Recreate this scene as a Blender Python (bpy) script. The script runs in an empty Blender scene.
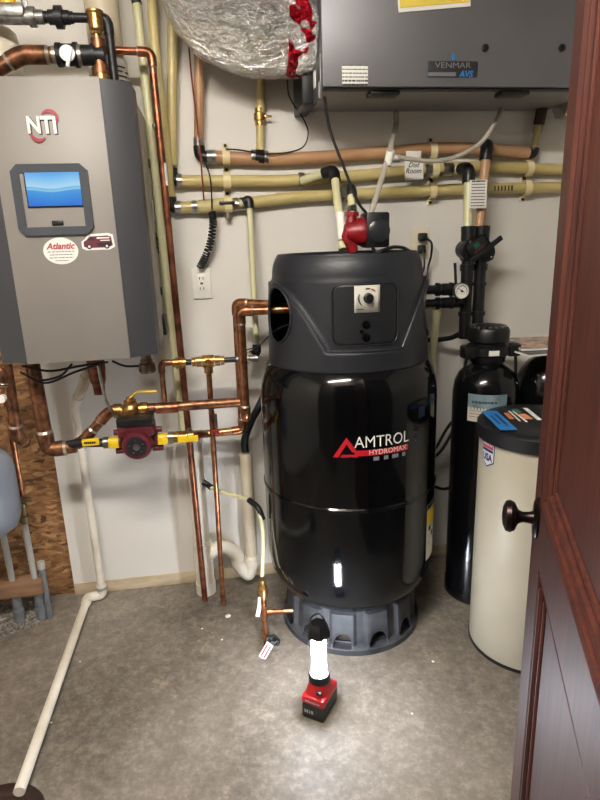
import bpy, bmesh, math, random
from mathutils import Vector, Matrix
random.seed(7)
sc = bpy.context.scene
C = sc.collection
PI = math.pi
def V(*a): return Vector(a)
# ------------------------------------------------------------------ camera
FPX = 580.0
dn = V(70, 2100, FPX).normalized()
cx_ = V(4300, -303, FPX); cx_ -= dn*cx_.dot(dn); cx_.normalize()
cy_ = cx_.cross(dn)
RM = Matrix((cx_, cy_, -dn))            # camera (right, down, forward) -> world
CAM = V(0, -2.4007, 1.5)
def ray(px, py): return RM @ V(px-300, py-400, FPX)
def P(px, py, y):
    v = ray(px, py); return CAM + v*((y-CAM.y)/v.y)
def F(px, py, z=0.0):
    v = ray(px, py); return CAM + v*((z-CAM.z)/v.z)
cam = bpy.data.cameras.new('camera'); co = bpy.data.objects.new('camera', cam); C.objects.link(co)
r_, d_, f_ = RM.col[0], RM.col[1], RM.col[2]
M4 = Matrix((r_, -d_, -f_)).transposed().to_4x4(); M4.translation = CAM
co.matrix_world = M4
cam.sensor_fit = 'VERTICAL'; cam.sensor_height = 36; cam.lens = FPX/800*36; cam.clip_start = 0.02
sc.camera = co
# ------------------------------------------------------------------ materials
def s2l(c): return tuple(((x/255)/12.92 if x/255 <= .04045 else (((x/255)+.055)/1.055)**2.4) for x in c)
MATS = {}
def mat(name, rgb, rough=.5, metal=0.0, var=0.0, scale=8.0, rgb2=None, bump=0.0, bscale=60.0, coat=0.0, emit=0.0, alpha=1.0, ecol=None, stretch=(1,1,1), detail=6, spec=None):
    if name in MATS: return MATS[name]
    m = bpy.data.materials.new(name); m.use_nodes = True
    nt = m.node_tree; b = nt.nodes['Principled BSDF']
    c = s2l(rgb)+(1,)
    b.inputs['Base Color'].default_value = c
    b.inputs['Roughness'].default_value = rough; b.inputs['Metallic'].default_value = metal
    if coat: b.inputs['Coat Weight'].default_value = coat; b.inputs['Coat Roughness'].default_value = .05
    if spec is not None: b.inputs['Specular IOR Level'].default_value = spec
    tc = nt.nodes.new('ShaderNodeTexCoord'); mp = nt.nodes.new('ShaderNodeMapping')
    mp.inputs['Scale'].default_value = stretch
    nt.links.new(tc.outputs['Object'], mp.inputs['Vector'])
    if var or rgb2:
        c2 = s2l(rgb2)+(1,) if rgb2 else tuple(x*(1-var) for x in c[:3])+(1,)
        n = nt.nodes.new('ShaderNodeTexNoise'); n.inputs['Scale'].default_value = scale; n.inputs['Detail'].default_value = detail
        nt.links.new(mp.outputs['Vector'], n.inputs['Vector'])
        r = nt.nodes.new('ShaderNodeValToRGB'); r.color_ramp.elements[0].position = .35; r.color_ramp.elements[1].position = .65
        r.color_ramp.elements[0].color = c2; r.color_ramp.elements[1].color = c
        nt.links.new(n.outputs['Fac'], r.inputs['Fac']); nt.links.new(r.outputs['Color'], b.inputs['Base Color'])
    if bump:
        n2 = nt.nodes.new('ShaderNodeTexNoise'); n2.inputs['Scale'].default_value = bscale; n2.inputs['Detail'].default_value = 4
        nt.links.new(mp.outputs['Vector'], n2.inputs['Vector'])
        bp = nt.nodes.new('ShaderNodeBump'); bp.inputs['Strength'].default_value = bump; bp.inputs['Distance'].default_value = .01
        nt.links.new(n2.outputs['Fac'], bp.inputs['Height']); nt.links.new(bp.outputs['Normal'], b.inputs['Normal'])
    if emit:
        b.inputs['Emission Color'].default_value = (s2l(ecol) if ecol else c[:3])+(1,) if ecol else c
        b.inputs['Emission Strength'].default_value = emit
    if alpha < 1: b.inputs['Alpha'].default_value = alpha
    MATS[name] = m; return m
copper = mat('copper', (170,108,80), .36, .9, scale=26, rgb2=(112,66,48), bump=.05)
copper_bright = mat('copper_bright', (196,138,98), .3, .92, scale=34, rgb2=(132,82,56))
copper_old = mat('copper_aged', (156,106,76), .4, .8, scale=34, rgb2=(84,56,42))
solder = mat('solder', (190,180,165), .35, .9)
brass = mat('brass', (196,156,96), .32, .9, scale=60, rgb2=(134,98,52))
steel = mat('steel', (190,190,186), .3, 1, scale=30, rgb2=(130,130,128))
chrome = mat('chrome', (215,215,215), .15, 1)
blackp = mat('black_plastic', (15,15,17), .42)
blackf = mat('black_iron', (38,38,42), .45, .3, scale=40, rgb2=(22,22,24))
blackr = mat('black_rubber', (16,16,17), .5)
gloss_black = mat('gloss_black_tank', (6,7,9), .1, 0, coat=.0, spec=.4, bump=.015, bscale=9)
hoodm = mat('hood_plastic', (30,32,38), .45, bump=.08, bscale=400)
panelm = mat('panel_plastic', (20,22,26), .5)
basem = mat('base_plastic', (40,42,47), .55, scale=14, rgb2=(62,63,66), bump=.05)
white = mat('white_plastic', (226,224,214), .4)
pvc = mat('pvc_white', (232,226,212), .38, scale=6, rgb2=(206,196,176))
pvcd = mat('pvc_cream', (204,192,166), .42, scale=6, rgb2=(186,174,150))
pex = mat('pex_yellow', (204,188,132), .35, scale=5, rgb2=(184,166,106), stretch=(1,1,1))
pexo = mat('pex_oxygen_barrier', (190,150,112), .35, scale=4, rgb2=(172,130,94))
pexg = mat('pex_pale', (206,202,160), .35)
paper = mat('paper', (232,230,222), .7)
ink = mat('ink', (34,32,34), .6)
red = mat('red_paint', (150,22,30), .4, scale=30, rgb2=(110,14,22))
pumpred = mat('pump_maroon', (98,24,34), .45, scale=30, rgb2=(74,16,26))
yellow = mat('yellow_plastic', (226,190,30), .4)
# ------------------------------------------------------------------ mesh helpers
def fillet(pts, fr, n=6):
    pts = [Vector(p) for p in pts]
    if len(pts) < 3 or fr <= 0: return pts
    out = [pts[0]]
    for i in range(1, len(pts)-1):
        a, b, c = pts[i-1], pts[i], pts[i+1]
        da, dc = (a-b), (c-b)
        if da.length < 1e-6 or dc.length < 1e-6 or da.angle(dc) > 3.05: out.append(b); continue
        t = min(fr, da.length*.49, dc.length*.49)
        p0, p1 = b+da.normalized()*t, b+dc.normalized()*t
        for k in range(n+1):
            s = k/n; out.append(p0*(1-s)**2 + b*2*s*(1-s) + p1*s*s)
    out.append(pts[-1]); return out
def smooth(pts, n=8):
    pts = [Vector(p) for p in pts]; q = [pts[0]*2-pts[1]]+pts+[pts[-1]*2-pts[-2]]; out = []
    for i in range(1, len(q)-2):
        for k in range(n):
            t = k/n; a, b, c, d = q[i-1:i+3]
            out.append(.5*((2*b)+(c-a)*t+(2*a-5*b+4*c-d)*t*t+(3*b-a-3*c+d)*t**3))
    out.append(pts[-1]); return out
def frame(d):
    d = d.normalized(); u = V(0,0,1) if abs(d.z) < .9 else V(1,0,0)
    x = u.cross(d).normalized(); return x, d.cross(x)
def tube(bm, pts, r, seg=14, caps=True):
    pts = [Vector(p) for p in pts]; n = len(pts); rings = []
    rs = r if isinstance(r, (list, tuple)) else [r]*n
    x = None
    for i, p in enumerate(pts):
        d = (pts[min(i+1,n-1)]-pts[max(i-1,0)])
        if d.length < 1e-9: d = V(0,0,1)
        d.normalize()
        if x is None: x, y = frame(d)
        else:
            x = (x - d*x.dot(d))
            if x.length < 1e-6: x, y = frame(d)
            x.normalize(); y = d.cross(x)
        rings.append([bm.verts.new(p+(x*math.cos(2*PI*k/seg)+y*math.sin(2*PI*k/seg))*rs[i]) for k in range(seg)])
    for a, b in zip(rings, rings[1:]):
        for k in range(seg):
            bm.faces.new((a[k], a[(k+1)%seg], b[(k+1)%seg], b[k]))
    if caps: bm.faces.new(rings[0][::-1]); bm.faces.new(rings[-1])
    return bm
def cyl(bm, a, b, r, r2=None, seg=20): return tube(bm, [a, b], [r, r if r2 is None else r2], seg)
def turned(bm, a, b, prof, seg=28):           # prof: (t along a->b in metres, radius)
    a = Vector(a); d = (Vector(b)-a).normalized(); x, y = frame(d); rings = []
    for t, r in prof:
        rings.append([bm.verts.new(a+d*t+(x*math.cos(2*PI*k/seg)+y*math.sin(2*PI*k/seg))*max(r,1e-4)) for k in range(seg)])
    for p, q in zip(rings, rings[1:]):
        for k in range(seg): bm.faces.new((p[k], p[(k+1)%seg], q[(k+1)%seg], q[k]))
    bm.faces.new(rings[0][::-1]); bm.faces.new(rings[-1]); return bm
def box(bm, c, s, bev=0, rot=None, seg=2):
    g = bmesh.ops.create_cube(bm, size=1)['verts']
    for v in g: v.co = V(v.co.x*s[0], v.co.y*s[1], v.co.z*s[2])
    if bev:
        e = list({e for v in g for e in v.link_edges})
        g = [v for v in bmesh.ops.bevel(bm, geom=e, offset=bev, segments=seg, affect='EDGES', profile=.5)['verts']]
    m = (rot.to_4x4() if rot else Matrix.Identity(4)); m = Matrix.Translation(Vector(c)) @ m
    vs = set(g)
    # include every vert of the island
    st = list(g)
    while st:
        v = st.pop()
        for e in v.link_edges:
            o = e.other_vert(v)
            if o not in vs: vs.add(o); st.append(o)
    for v in vs: v.co = m @ v.co
    return bm
def prism(bm, poly, a, u, v, n, t):          # polygon in (u,v) plane at a, thickness t along n
    a = Vector(a); bot = [bm.verts.new(a+u*p[0]+v*p[1]) for p in poly]; top = [bm.verts.new(a+u*p[0]+v*p[1]+n*t) for p in poly]
    k = len(poly)
    for i in range(k): bm.faces.new((bot[i], bot[(i+1)%k], top[(i+1)%k], top[i]))
    bm.faces.new(bot[::-1]); bm.faces.new(top); return bm
def sph(bm, c, r, sc_=(1,1,1), seg=20):
    g = bmesh.ops.create_uvsphere(bm, u_segments=seg, v_segments=seg//2, radius=r)['verts']
    for v in g: v.co = V(v.co.x*sc_[0], v.co.y*sc_[1], v.co.z*sc_[2])+Vector(c)
    return bm
def B(): return bmesh.new()
WL = {}
def obj(name, bm, m, parent=None, sharp=38, label=None, kind=None, smooth_=True):
    bmesh.ops.recalc_face_normals(bm, faces=bm.faces[:])
    if parent is None:
        xs = [v.co for v in bm.verts]
        L = V((min(v.x for v in xs)+max(v.x for v in xs))/2, (min(v.y for v in xs)+max(v.y for v in xs))/2, min(v.z for v in xs))
    else: L = WL[parent.name]
    for v in bm.verts: v.co -= L
    me = bpy.data.meshes.new(name); bm.to_mesh(me); bm.free()
    for p in me.polygons: p.use_smooth = smooth_
    if smooth_: me.set_sharp_from_angle(angle=math.radians(sharp))
    for mm in (m if isinstance(m, (list, tuple)) else [m]): me.materials.append(mm)
    o = bpy.data.objects.new(name, me); C.objects.link(o)
    if parent is None: o.location = L
    else: o.parent = parent
    WL[o.name] = L
    if label: o['label'] = label
    if kind: o['kind'] = kind
    return o
def thing(name, label, cat, loc, group=None):
    o = bpy.data.objects.new(name, None); C.objects.link(o); o.location = loc; o.empty_display_size = .05
    WL[o.name] = Vector(loc); o['label'] = label; o['category'] = cat
    if group: o['group'] = group
    return o
def tag(o, label, cat, group=None, kind=None):
    o['label'] = label; o['category'] = cat
    if group: o['group'] = group
    if kind: o['kind'] = kind
    return o
def struct(name, bm, m, parent=None, **k):
    o = obj(name, bm, m, parent, **k)
    if parent is None: o['kind'] = 'structure'
    return o
def base_of(pts):
    p = min(pts, key=lambda q: q.z); return Vector(p)
X1, Y1, Z1 = V(1,0,0), V(0,1,0), V(0,0,1)
def txt(s, size, mapf, bold=0.0, align='CENTER', shear=0, sx=1.0, ext=0.0):
    cu = bpy.data.curves.new('lettering', 'FONT'); cu.body = s; cu.size = size; cu.align_x = align; cu.align_y = 'CENTER'
    cu.offset = bold; cu.shear = shear; cu.resolution_u = 3
    o = bpy.data.objects.new('lettering', cu); C.objects.link(o)
    dg = bpy.context.evaluated_depsgraph_get(); me = bpy.data.meshes.new_from_object(o.evaluated_get(dg))
    bm = B(); bm.from_mesh(me)
    bpy.data.objects.remove(o); bpy.data.curves.remove(cu); bpy.data.meshes.remove(me)
    for v in bm.verts: v.co = mapf(v.co.x*sx, v.co.y)
    return bm
def flat(o, u, v): return lambda a, b: Vector(o)+u*a+v*b
def quad(bm, mapf, x0, y0, x1, y1, nx=1, ny=1):
    g = [[bm.verts.new(mapf(x0+(x1-x0)*i/nx, y0+(y1-y0)*j/ny)) for i in range(nx+1)] for j in range(ny+1)]
    for j in range(ny):
        for i in range(nx): bm.faces.new((g[j][i], g[j][i+1], g[j+1][i+1], g[j+1][i]))
    return bm
def poly(bm, mapf, pts): bm.faces.new([bm.verts.new(mapf(*p)) for p in pts]); return bm
def scribble(bm, mapf, x0, x1, y, h, seed=0):
    rr = random.Random(seed); x = x0
    while x < x1:
        w = rr.uniform(.15, .5)*(x1-x0)*.3; quad(bm, mapf, x, y-h/2, min(x+w, x1), y+h/2); x += w*1.25
def islands(name, bm, m, parent):               # one object per connected piece
    bm.verts.index_update(); left = set(bm.verts); out = []
    while left:
        v = left.pop(); isl = {v}; st = [v]
        while st:
            q = st.pop()
            for e in q.link_edges:
                o = e.other_vert(q)
                if o not in isl: isl.add(o); left.discard(o); st.append(o)
        nb = B(); mp = {q: nb.verts.new(q.co) for q in isl}
        for f in {f for q in isl for f in q.link_faces}: nb.faces.new([mp[q] for q in f.verts])
        out.append(obj(name, nb, m, parent))
    bm.free(); return out
# pipe run with fittings as parts
def run(name, label, cat, pts, r, m, fr=None, fit=None, fitm=None, group=None, part='pipe', ends=(), corners=None, ring=None):
    pts = [Vector(p) for p in pts]
    fr = r*2.0 if fr is None else fr
    t = thing(name, label, cat, base_of(pts), group)
    obj(part, tube(B(), fillet(pts, fr), r), m, t)
    fitm = fitm or m
    for i in range(1, len(pts)-1):
        if corners is not None and i not in corners: continue
        a, b, c = pts[i-1], pts[i], pts[i+1]
        if (a-b).angle(c-b) > 2.95: continue
        L1 = min(fr*1.5, (a-b).length*.6); L2 = min(fr*1.5, (c-b).length*.6)
        q = [b+(a-b).normalized()*L1, b, b+(c-b).normalized()*L2]
        e = obj('elbow', tube(B(), fillet(q, fr), r*(fit or 1.2)), fitm, t)
        if ring:
            bm = B()
            for p, o in ((q[0], a), (q[2], c)):
                d = (o-b).normalized(); tube(bm, [p-d*.001, p+d*r*.35], [r*1.22, r*1.04])
            islands('solder_ring', bm, ring, e)
    return t
def bands(bm, p, d, rs):                      # (offset, length, radius)
    d = d.normalized()
    for o, l, r in rs: tube(bm, [p+d*o, p+d*(o+l)], r)
    return bm
# ------------------------------------------------------------------ SETTING
def concrete():
    m = bpy.data.materials.new('concrete'); m.use_nodes = True; nt = m.node_tree; b = nt.nodes['Principled BSDF']
    tc = nt.nodes.new('ShaderNodeTexCoord')
    def noise(s, d=8, dist=0.0, rough=.6):
        n = nt.nodes.new('ShaderNodeTexNoise'); n.inputs['Scale'].default_value = s; n.inputs['Detail'].default_value = d
        n.inputs['Distortion'].default_value = dist; n.inputs['Roughness'].default_value = rough
        nt.links.new(tc.outputs['Object'], n.inputs['Vector']); return n
    def ramp(n, stops):
        r = nt.nodes.new('ShaderNodeValToRGB'); e = r.color_ramp.elements
        e[0].position, e[0].color = stops[0][0], s2l(stops[0][1])+(1,)
        e[1].position, e[1].color = stops[-1][0], s2l(stops[-1][1])+(1,)
        for p, c in stops[1:-1]: q = e.new(p); q.color = s2l(c)+(1,)
        nt.links.new(n.outputs['Fac'], r.inputs['Fac']); return r
    a = ramp(noise(1.5, 14, .1, .6), [(.34,(72,65,57)), (.45,(106,98,88)), (.56,(132,124,113)), (.66,(160,152,140))])
    c = ramp(noise(34, 14, .1, .8), [(.38,(82,74,64)), (.5,(118,109,98)), (.62,(164,155,142))])
    mx = nt.nodes.new('ShaderNodeMix'); mx.data_type = 'RGBA'; mx.inputs['Factor'].default_value = .42
    nt.links.new(a.outputs['Color'], mx.inputs[6]); nt.links.new(c.outputs['Color'], mx.inputs[7])
    mask = ramp(noise(3.0, 15, .2, .82), [(.53,(0,0,0)), (.58,(150,150,150))])
    m2 = nt.nodes.new('ShaderNodeMix'); m2.data_type = 'RGBA'
    nt.links.new(mask.outputs['Color'], m2.inputs['Factor']); nt.links.new(mx.outputs[2], m2.inputs[6]); m2.inputs[7].default_value = s2l((92,80,66))+(1,)
    sc3 = ramp(noise(2.3, 16, .3, .88), [(.575,(0,0,0)), (.60,(170,170,170))]); m3 = nt.nodes.new('ShaderNodeMix'); m3.data_type = 'RGBA'; nt.links.new(sc3.outputs['Color'], m3.inputs['Factor']); nt.links.new(m2.outputs[2], m3.inputs[6]); m3.inputs[7].default_value = s2l((176,162,138))+(1,)
    nt.links.new(m3.outputs[2], b.inputs['Base Color'])
    rr = ramp(noise(5, 6), [(.3,(186,186,186)), (.7,(215,215,215))]); nt.links.new(rr.outputs['Color'], b.inputs['Roughness']); b.inputs['Specular IOR Level'].default_value = .3
    bp = nt.nodes.new('ShaderNodeBump'); bp.inputs['Strength'].default_value = .25; bp.inputs['Distance'].default_value = .006
    nt.links.new(noise(26, 10, .5).outputs['Fac'], bp.inputs['Height']); nt.links.new(bp.outputs['Normal'], b.inputs['Normal'])
    return m
def osb():
    m = bpy.data.materials.new('osb'); m.use_nodes = True; nt = m.node_tree; b = nt.nodes['Principled BSDF']
    tc = nt.nodes.new('ShaderNodeTexCoord'); mp = nt.nodes.new('ShaderNodeMapping'); mp.inputs['Scale'].default_value = (.8, 1, 1.9); mp.inputs['Rotation'].default_value = (0, .6, 0)
    n = nt.nodes.new('ShaderNodeTexNoise'); n.inputs['Scale'].default_value = 6; n.inputs['Detail'].default_value = 3
    add = nt.nodes.new('ShaderNodeMix'); add.data_type = 'RGBA'; add.inputs['Factor'].default_value = .16
    nt.links.new(tc.outputs['Object'], mp.inputs['Vector']); nt.links.new(mp.outputs['Vector'], n.inputs['Vector'])
    nt.links.new(mp.outputs['Vector'], add.inputs[6]); nt.links.new(n.outputs['Color'], add.inputs[7])
    v = nt.nodes.new('ShaderNodeTexVoronoi'); v.inputs['Scale'].default_value = 44; v.inputs['Randomness'].default_value = 1; nt.links.new(add.outputs[2], v.inputs['Vector'])
    sp = nt.nodes.new('ShaderNodeSeparateColor'); nt.links.new(v.outputs['Color'], sp.inputs[0])
    r = nt.nodes.new('ShaderNodeValToRGB'); e = r.color_ramp.elements
    e[0].position = 0; e[0].color = s2l((84,54,34))+(1,); e[1].position = 1; e[1].color = s2l((196,154,104))+(1,)
    for p, c in ((.12,(132,92,58)), (.5,(160,116,74)), (.8,(176,132,86))): q = e.new(p); q.color = s2l(c)+(1,)
    nt.links.new(sp.outputs[0], r.inputs['Fac'])
    n5 = nt.nodes.new('ShaderNodeTexNoise'); n5.inputs['Scale'].default_value = 18; n5.inputs['Detail'].default_value = 9; n5.inputs['Roughness'].default_value = .75; nt.links.new(mp.outputs['Vector'], n5.inputs['Vector'])
    r5 = nt.nodes.new('ShaderNodeValToRGB'); r5.color_ramp.elements[0].position = .38; r5.color_ramp.elements[0].color = (.3,.25,.2,1); r5.color_ramp.elements[1].position = .58
    nt.links.new(n5.outputs['Fac'], r5.inputs['Fac'])
    mu = nt.nodes.new('ShaderNodeMix'); mu.data_type = 'RGBA'; mu.blend_type = 'MULTIPLY'; mu.inputs['Factor'].default_value = .7
    nt.links.new(r.outputs['Color'], mu.inputs[6]); nt.links.new(r5.outputs['Color'], mu.inputs[7]); nt.links.new(mu.outputs[2], b.inputs['Base Color'])
    b.inputs['Roughness'].default_value = .7
    bp = nt.nodes.new('ShaderNodeBump'); bp.inputs['Strength'].default_value = .4; bp.inputs['Distance'].default_value = .004
    nt.links.new(sp.outputs[1], bp.inputs['Height']); nt.links.new(bp.outputs['Normal'], b.inputs['Normal'])
    return m
wallm = mat('wall_paint', (222,219,213), .75, scale=1.3, rgb2=(214,210,202), bump=.03, bscale=90)
boardm = mat('board_paint', (216,213,207), .7, scale=2, rgb2=(206,202,194), bump=.04, bscale=50)
rawm = mat('unpainted_board', (206,190,162), .8, scale=9, rgb2=(182,162,132), stretch=(1,1,3))
XL, XR, YF, H = -1.55, 1.95, -2.16, 2.62
struct('floor', box(B(), ((XL+XR)/2, -1.7, -.05), (XR-XL, 3.6, .1)), concrete())
struct('ceiling', box(B(), ((XL+XR)/2, -1.75, H+.05), (XR-XL, 3.5, .1)), mat('ceiling_paint', (205,200,192), .8))
bm = B(); box(bm, ((-.708+XR)/2, .05, H/2), (XR+.708, .1, H)); box(bm, ((XL-.708)/2, .05, (H+1.22)/2), (-.708-XL, .1, H-1.22))
struct('wall_back', bm, wallm)
struct('wall_left', box(B(), (XL-.05, -1.7, H/2), (.1, 3.6, H)), wallm)
struct('wall_right', box(B(), (XR+.05, -1.7, H/2), (.1, 3.6, H)), wallm)
bm = B(); DX0, DX1 = -.56, .315
box(bm, ((XL+DX0)/2, YF-.06, H/2), (DX0-XL, .12, H)); box(bm, ((XR+DX1)/2, YF-.06, H/2), (XR-DX1, .12, H)); box(bm, ((DX0+DX1)/2, YF-.06, (H+2.06)/2), (DX1-DX0, .12, H-2.06))
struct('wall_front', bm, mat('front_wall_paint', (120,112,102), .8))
struct('wall_hall', box(B(), ((XL+XR)/2, -3.55, H/2), (XR-XL, .1, H)), mat('hall_paint', (96,88,80), .8))
# bare sheathing at the lower left and the painted board next to it
struct('wall_sheathing', box(B(), ((XL-.708)/2, .059, .61), (-.708-XL, .08, 1.22)), osb())
struct('baseboard_back', box(B(), ((-.708+XR)/2, -.001, .029), (XR+.708, .004, .056), .0005), rawm)
# door
def wood():
    m = bpy.data.materials.new('door_wood'); m.use_nodes = True; nt = m.node_tree; b = nt.nodes['Principled BSDF']
    tc = nt.nodes.new('ShaderNodeTexCoord'); mp = nt.nodes.new('ShaderNodeMapping'); mp.inputs['Scale'].default_value = (14, 14, .9)
    n = nt.nodes.new('ShaderNodeTexNoise'); n.inputs['Scale'].default_value = 5; n.inputs['Detail'].default_value = 9; n.inputs['Distortion'].default_value = .3
    nt.links.new(tc.outputs['Object'], mp.inputs['Vector']); nt.links.new(mp.outputs['Vector'], n.inputs['Vector'])
    r = nt.nodes.new('ShaderNodeValToRGB'); e = r.color_ramp.elements
    e[0].position = .3; e[0].color = s2l((46,21,17))+(1,); e[1].position = .72; e[1].color = s2l((84,41,30))+(1,)
    nt.links.new(n.outputs['Fac'], r.inputs['Fac']); nt.links.new(r.outputs['Color'], b.inputs['Base Color'])
    b.inputs['Roughness'].default_value = .5; b.inputs['Specular IOR Level'].default_value = .3
    return m
woodm = wood()
DE = V(.6015, -1.4207, 0); dd = V(.43676, 1, 0).normalized(); nn = V(-dd.y, dd.x, 0); W = .775
# u runs from the free edge (0) to the hinge; nn faces the doorway
def D(u, z, n=0): return DE - dd*u + Z1*z + nn*n
rotd = Matrix((dd, nn, Z1)).transposed()
dr = thing('door_1', '', '', D(W, 0)); del dr['label'], dr['category']; dr['kind'] = 'structure'
zt = 2.035
S0, S1 = .115, W-.115
bm = B()
for u0, u1, z0, z1, t in ((0, S0, .01, zt, .04), (S1, W, .01, zt, .04), (S0, S1, .01, .24, .04), (S0, S1, .90, 1.03, .04), (S0, S1, 1.90, zt, .04)):
    box(bm, D((u0+u1)/2, (z0+z1)/2, -.02), (u1-u0, t, z1-z0), 0, rotd)
obj('frame', bm, woodm, dr)
for z0, z1 in ((.24, .90), (1.03, 1.90)):
    bm = B(); box(bm, D((S0+S1)/2, (z0+z1)/2, -.02), (S1-S0, .016, z1-z0), 0, rotd)
    p = obj('panel', bm, woodm, dr)
    bm = B()
    for n_, off, rr in ((0, .006, .011), (0, .024, .009), (0, .040, .006)):
        q = [(S0+off, z0+off), (S1-off, z0+off), (S1-off, z1-off), (S0+off, z1-off)]
        for i in range(4):
            if z0 < .5 and i == 2 and off > .01: continue
            if z0 < .5 and i == 2: rr = .004
            A_, B_ = q[i], q[(i+1)%4]
            tube(bm, [D(A_[0], A_[1], -.004 if off < .02 else (-.008 if off < .04 else -.012)), D(B_[0], B_[1], -.004 if off < .02 else (-.008 if off < .04 else -.012))], rr, 8)
    islands('moulding', bm, woodm, dr)
bronze = mat('oil_rubbed_bronze', (52,38,34), .3, .85, scale=20, rgb2=(34,26,24))
bm = B(); turned(bm, D(.056, .975, 0), D(.056, .975, .1), [(0,.001), (0,.024), (.004,.0245), (.008,.02), (.009,.001)], 32)
for v in bm.verts:                              # tall oval rose
    v.co.z = .975 + (v.co.z-.975)*1.75
pl = obj('knob_plate', bm, bronze, dr)
obj('door_knob', turned(B(), D(.056, .975, .006), D(.056, .975, .1), [(0,.014), (.01,.011), (.022,.010), (.030,.014), (.036,.027), (.044,.031), (.052,.029), (.057,.018), (.059,.004)], 32), bronze, dr)
# ceiling light of the room (out of frame, lights it)
tl = thing('ceiling_light', 'white ceiling light fixture with long diffuser over the room', 'light', (-.30, -1.92, H-.08))
obj('housing', box(B(), (-.30, -1.92, H-.02), (1.1, .16, .04), .004), white, tl)
obj('diffuser', box(B(), (-.30, -1.92, H-.055), (1.04, .11, .03), .006), mat('lamp_diffuser', (255,244,228), .5, emit=84, ecol=(255,249,240)), tl)
hl = thing('ceiling_light', 'added unseen round lamp in the hall behind the doorway, lighting the door', 'light', (-.3, -2.9, H-.06))  # added hall lamp, never in view, brightens the door face
obj('housing', cyl(B(), (-.3,-2.9,H-.02), (-.3,-2.9,H), .17), white, hl)
obj('diffuser', turned(B(), V(-.3,-2.9,H-.02), V(-.3,-2.9,H-.1), [(0,.16), (.025,.15), (.045,.1), (.052,.02)]), mat('added_hall_diffuser', (255,240,220), .5, emit=9, ecol=(255,244,230)), hl)
# ------------------------------------------------------------------ BOILER
by0, by1 = -.452, -.405                        # front face, chamfer shoulder
xl0, xl1, xr1, xr0 = -.705, -.612, -.288, -.203
bz0, bz1 = 1.142, 1.977
bt = thing('wall_boiler', 'grey wall-hung boiler with silver front panel and blue touchscreen', 'boiler', (-.455, 0, bz0))
darkg = mat('boiler_dark_grey', (66,67,71), .45, .3)
silver = mat('boiler_silver', (132,127,122), .5, .12, scale=3, rgb2=(125,120,115), bump=.02, bscale=500)
bm = B()
prism(bm, [(xl0,by1), (xl1,by0+.002), (xr1,by0+.002), (xr0,by1), (xr0,-.30), (xl0,-.30)], (0,0,bz0), X1, Y1, Z1, bz1-bz0)
bmesh.ops.bevel(bm, geom=[e for e in bm.edges if abs(e.verts[0].co.z-e.verts[1].co.z) < .01 and e.verts[0].co.z > bz1-.01], offset=.006, segments=2, affect='EDGES')
obj('case', bm, darkg, bt)
obj('front_panel', box(B(), ((xl1+xr1)/2, by0+.003, (bz0+bz1)/2), (xr1-xl1, .014, bz1-bz0+.002), .002), silver, bt)
ch = obj('rear_case', box(B(), ((xl0+xr0)/2+.004, -.165, (bz0+bz1)/2-.01), (xr0-xl0-.004, .27, bz1-bz0-.06), .004), mat('galvanised', (176,172,162), .45, .3, scale=20, rgb2=(150,148,140)), bt)
bm = B(); box(bm, (xr0+.006, -.13, 1.205), (.014, .06, .075), .003); obj('junction_box', bm, blackp, bt)
bm = B()
for z in (1.33, 1.78): box(bm, (xr0+.006, -.12, z), (.004, .02, .03))
islands('slot', bm, ink, ch)
bm = B()
for k in range(4): box(bm, (xr0+.006, -.10, 1.48+.016*k), (.004, .05, .004), 0, Matrix.Rotation(-.5, 3, 'X'))
obj('vent_slits', bm, ink, ch)
bm = B(); box(bm, (xr0+.006, -.13, 1.62), (.003, .05, .07)); obj('rating_label', bm, mat('label_grey', (168,168,160), .6), bt)
Y_ = by0-.004
fx = flat((0, Y_-.0005, 0), X1, Z1)
def bp(px, py):                                 # a point on the boiler front
    q = P(px, py, Y_); return (q.x, q.z)
# screen assembly
q = [bp(10,164), bp(87,164), bp(95,233), bp(20,237)]
sx0, sx1 = (q[0][0]+q[3][0])/2, (q[1][0]+q[2][0])/2; sz1, sz0 = (q[0][1]+q[1][1])/2, (q[2][1]+q[3][1])/2
c_ = .02
bm = B()
out = [(sx0+c_,sz1),(sx1-c_,sz1),(sx1,sz1-c_),(sx1,sz0+c_),(sx1-c_,sz0),(sx0+c_,sz0),(sx0,sz0+c_),(sx0,sz1-c_)]
w_ = .024
inn = [(sx0+w_,sz1-w_),(sx1-w_,sz1-w_),(sx1-w_,sz1-w_),(sx1-w_,sz0+w_),(sx1-w_,sz0+w_),(sx0+w_,sz0+w_),(sx0+w_,sz0+w_),(sx0+w_,sz1-w_)]
def ringmesh(bm, out, inn, y, t):
    n = len(out)
    vo = [bm.verts.new((p[0], y, p[1])) for p in out]; vf = [bm.verts.new((p[0]+(0), y-t, p[1])) for p in out]
    vi = [bm.verts.new((p[0], y-t*.9, p[1])) for p in inn]; vb = [bm.verts.new((p[0], y, p[1])) for p in inn]
    for i in range(n):
        j = (i+1) % n
        bm.faces.new((vo[i], vo[j], vf[j], vf[i]))
        bm.faces.new((vf[i], vf[j], vi[j], vi[i])); bm.faces.new((vi[i], vi[j], vb[j], vb[i]))
    bmesh.ops.remove_doubles(bm, verts=bm.verts[:], dist=1e-5)
ringmesh(bm, out, inn, Y_+.004, .014)
sb = obj('screen_bezel', bm, mat('bezel_grey', (56,60,67), .4), bt)
obj('screen_surround', box(B(), ((sx0+sx1)/2, Y_-.001, (sz0+sz1)/2), (sx1-sx0-2*w_+.002, .004, sz1-sz0-2*w_+.002)), silver, sb)
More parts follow.
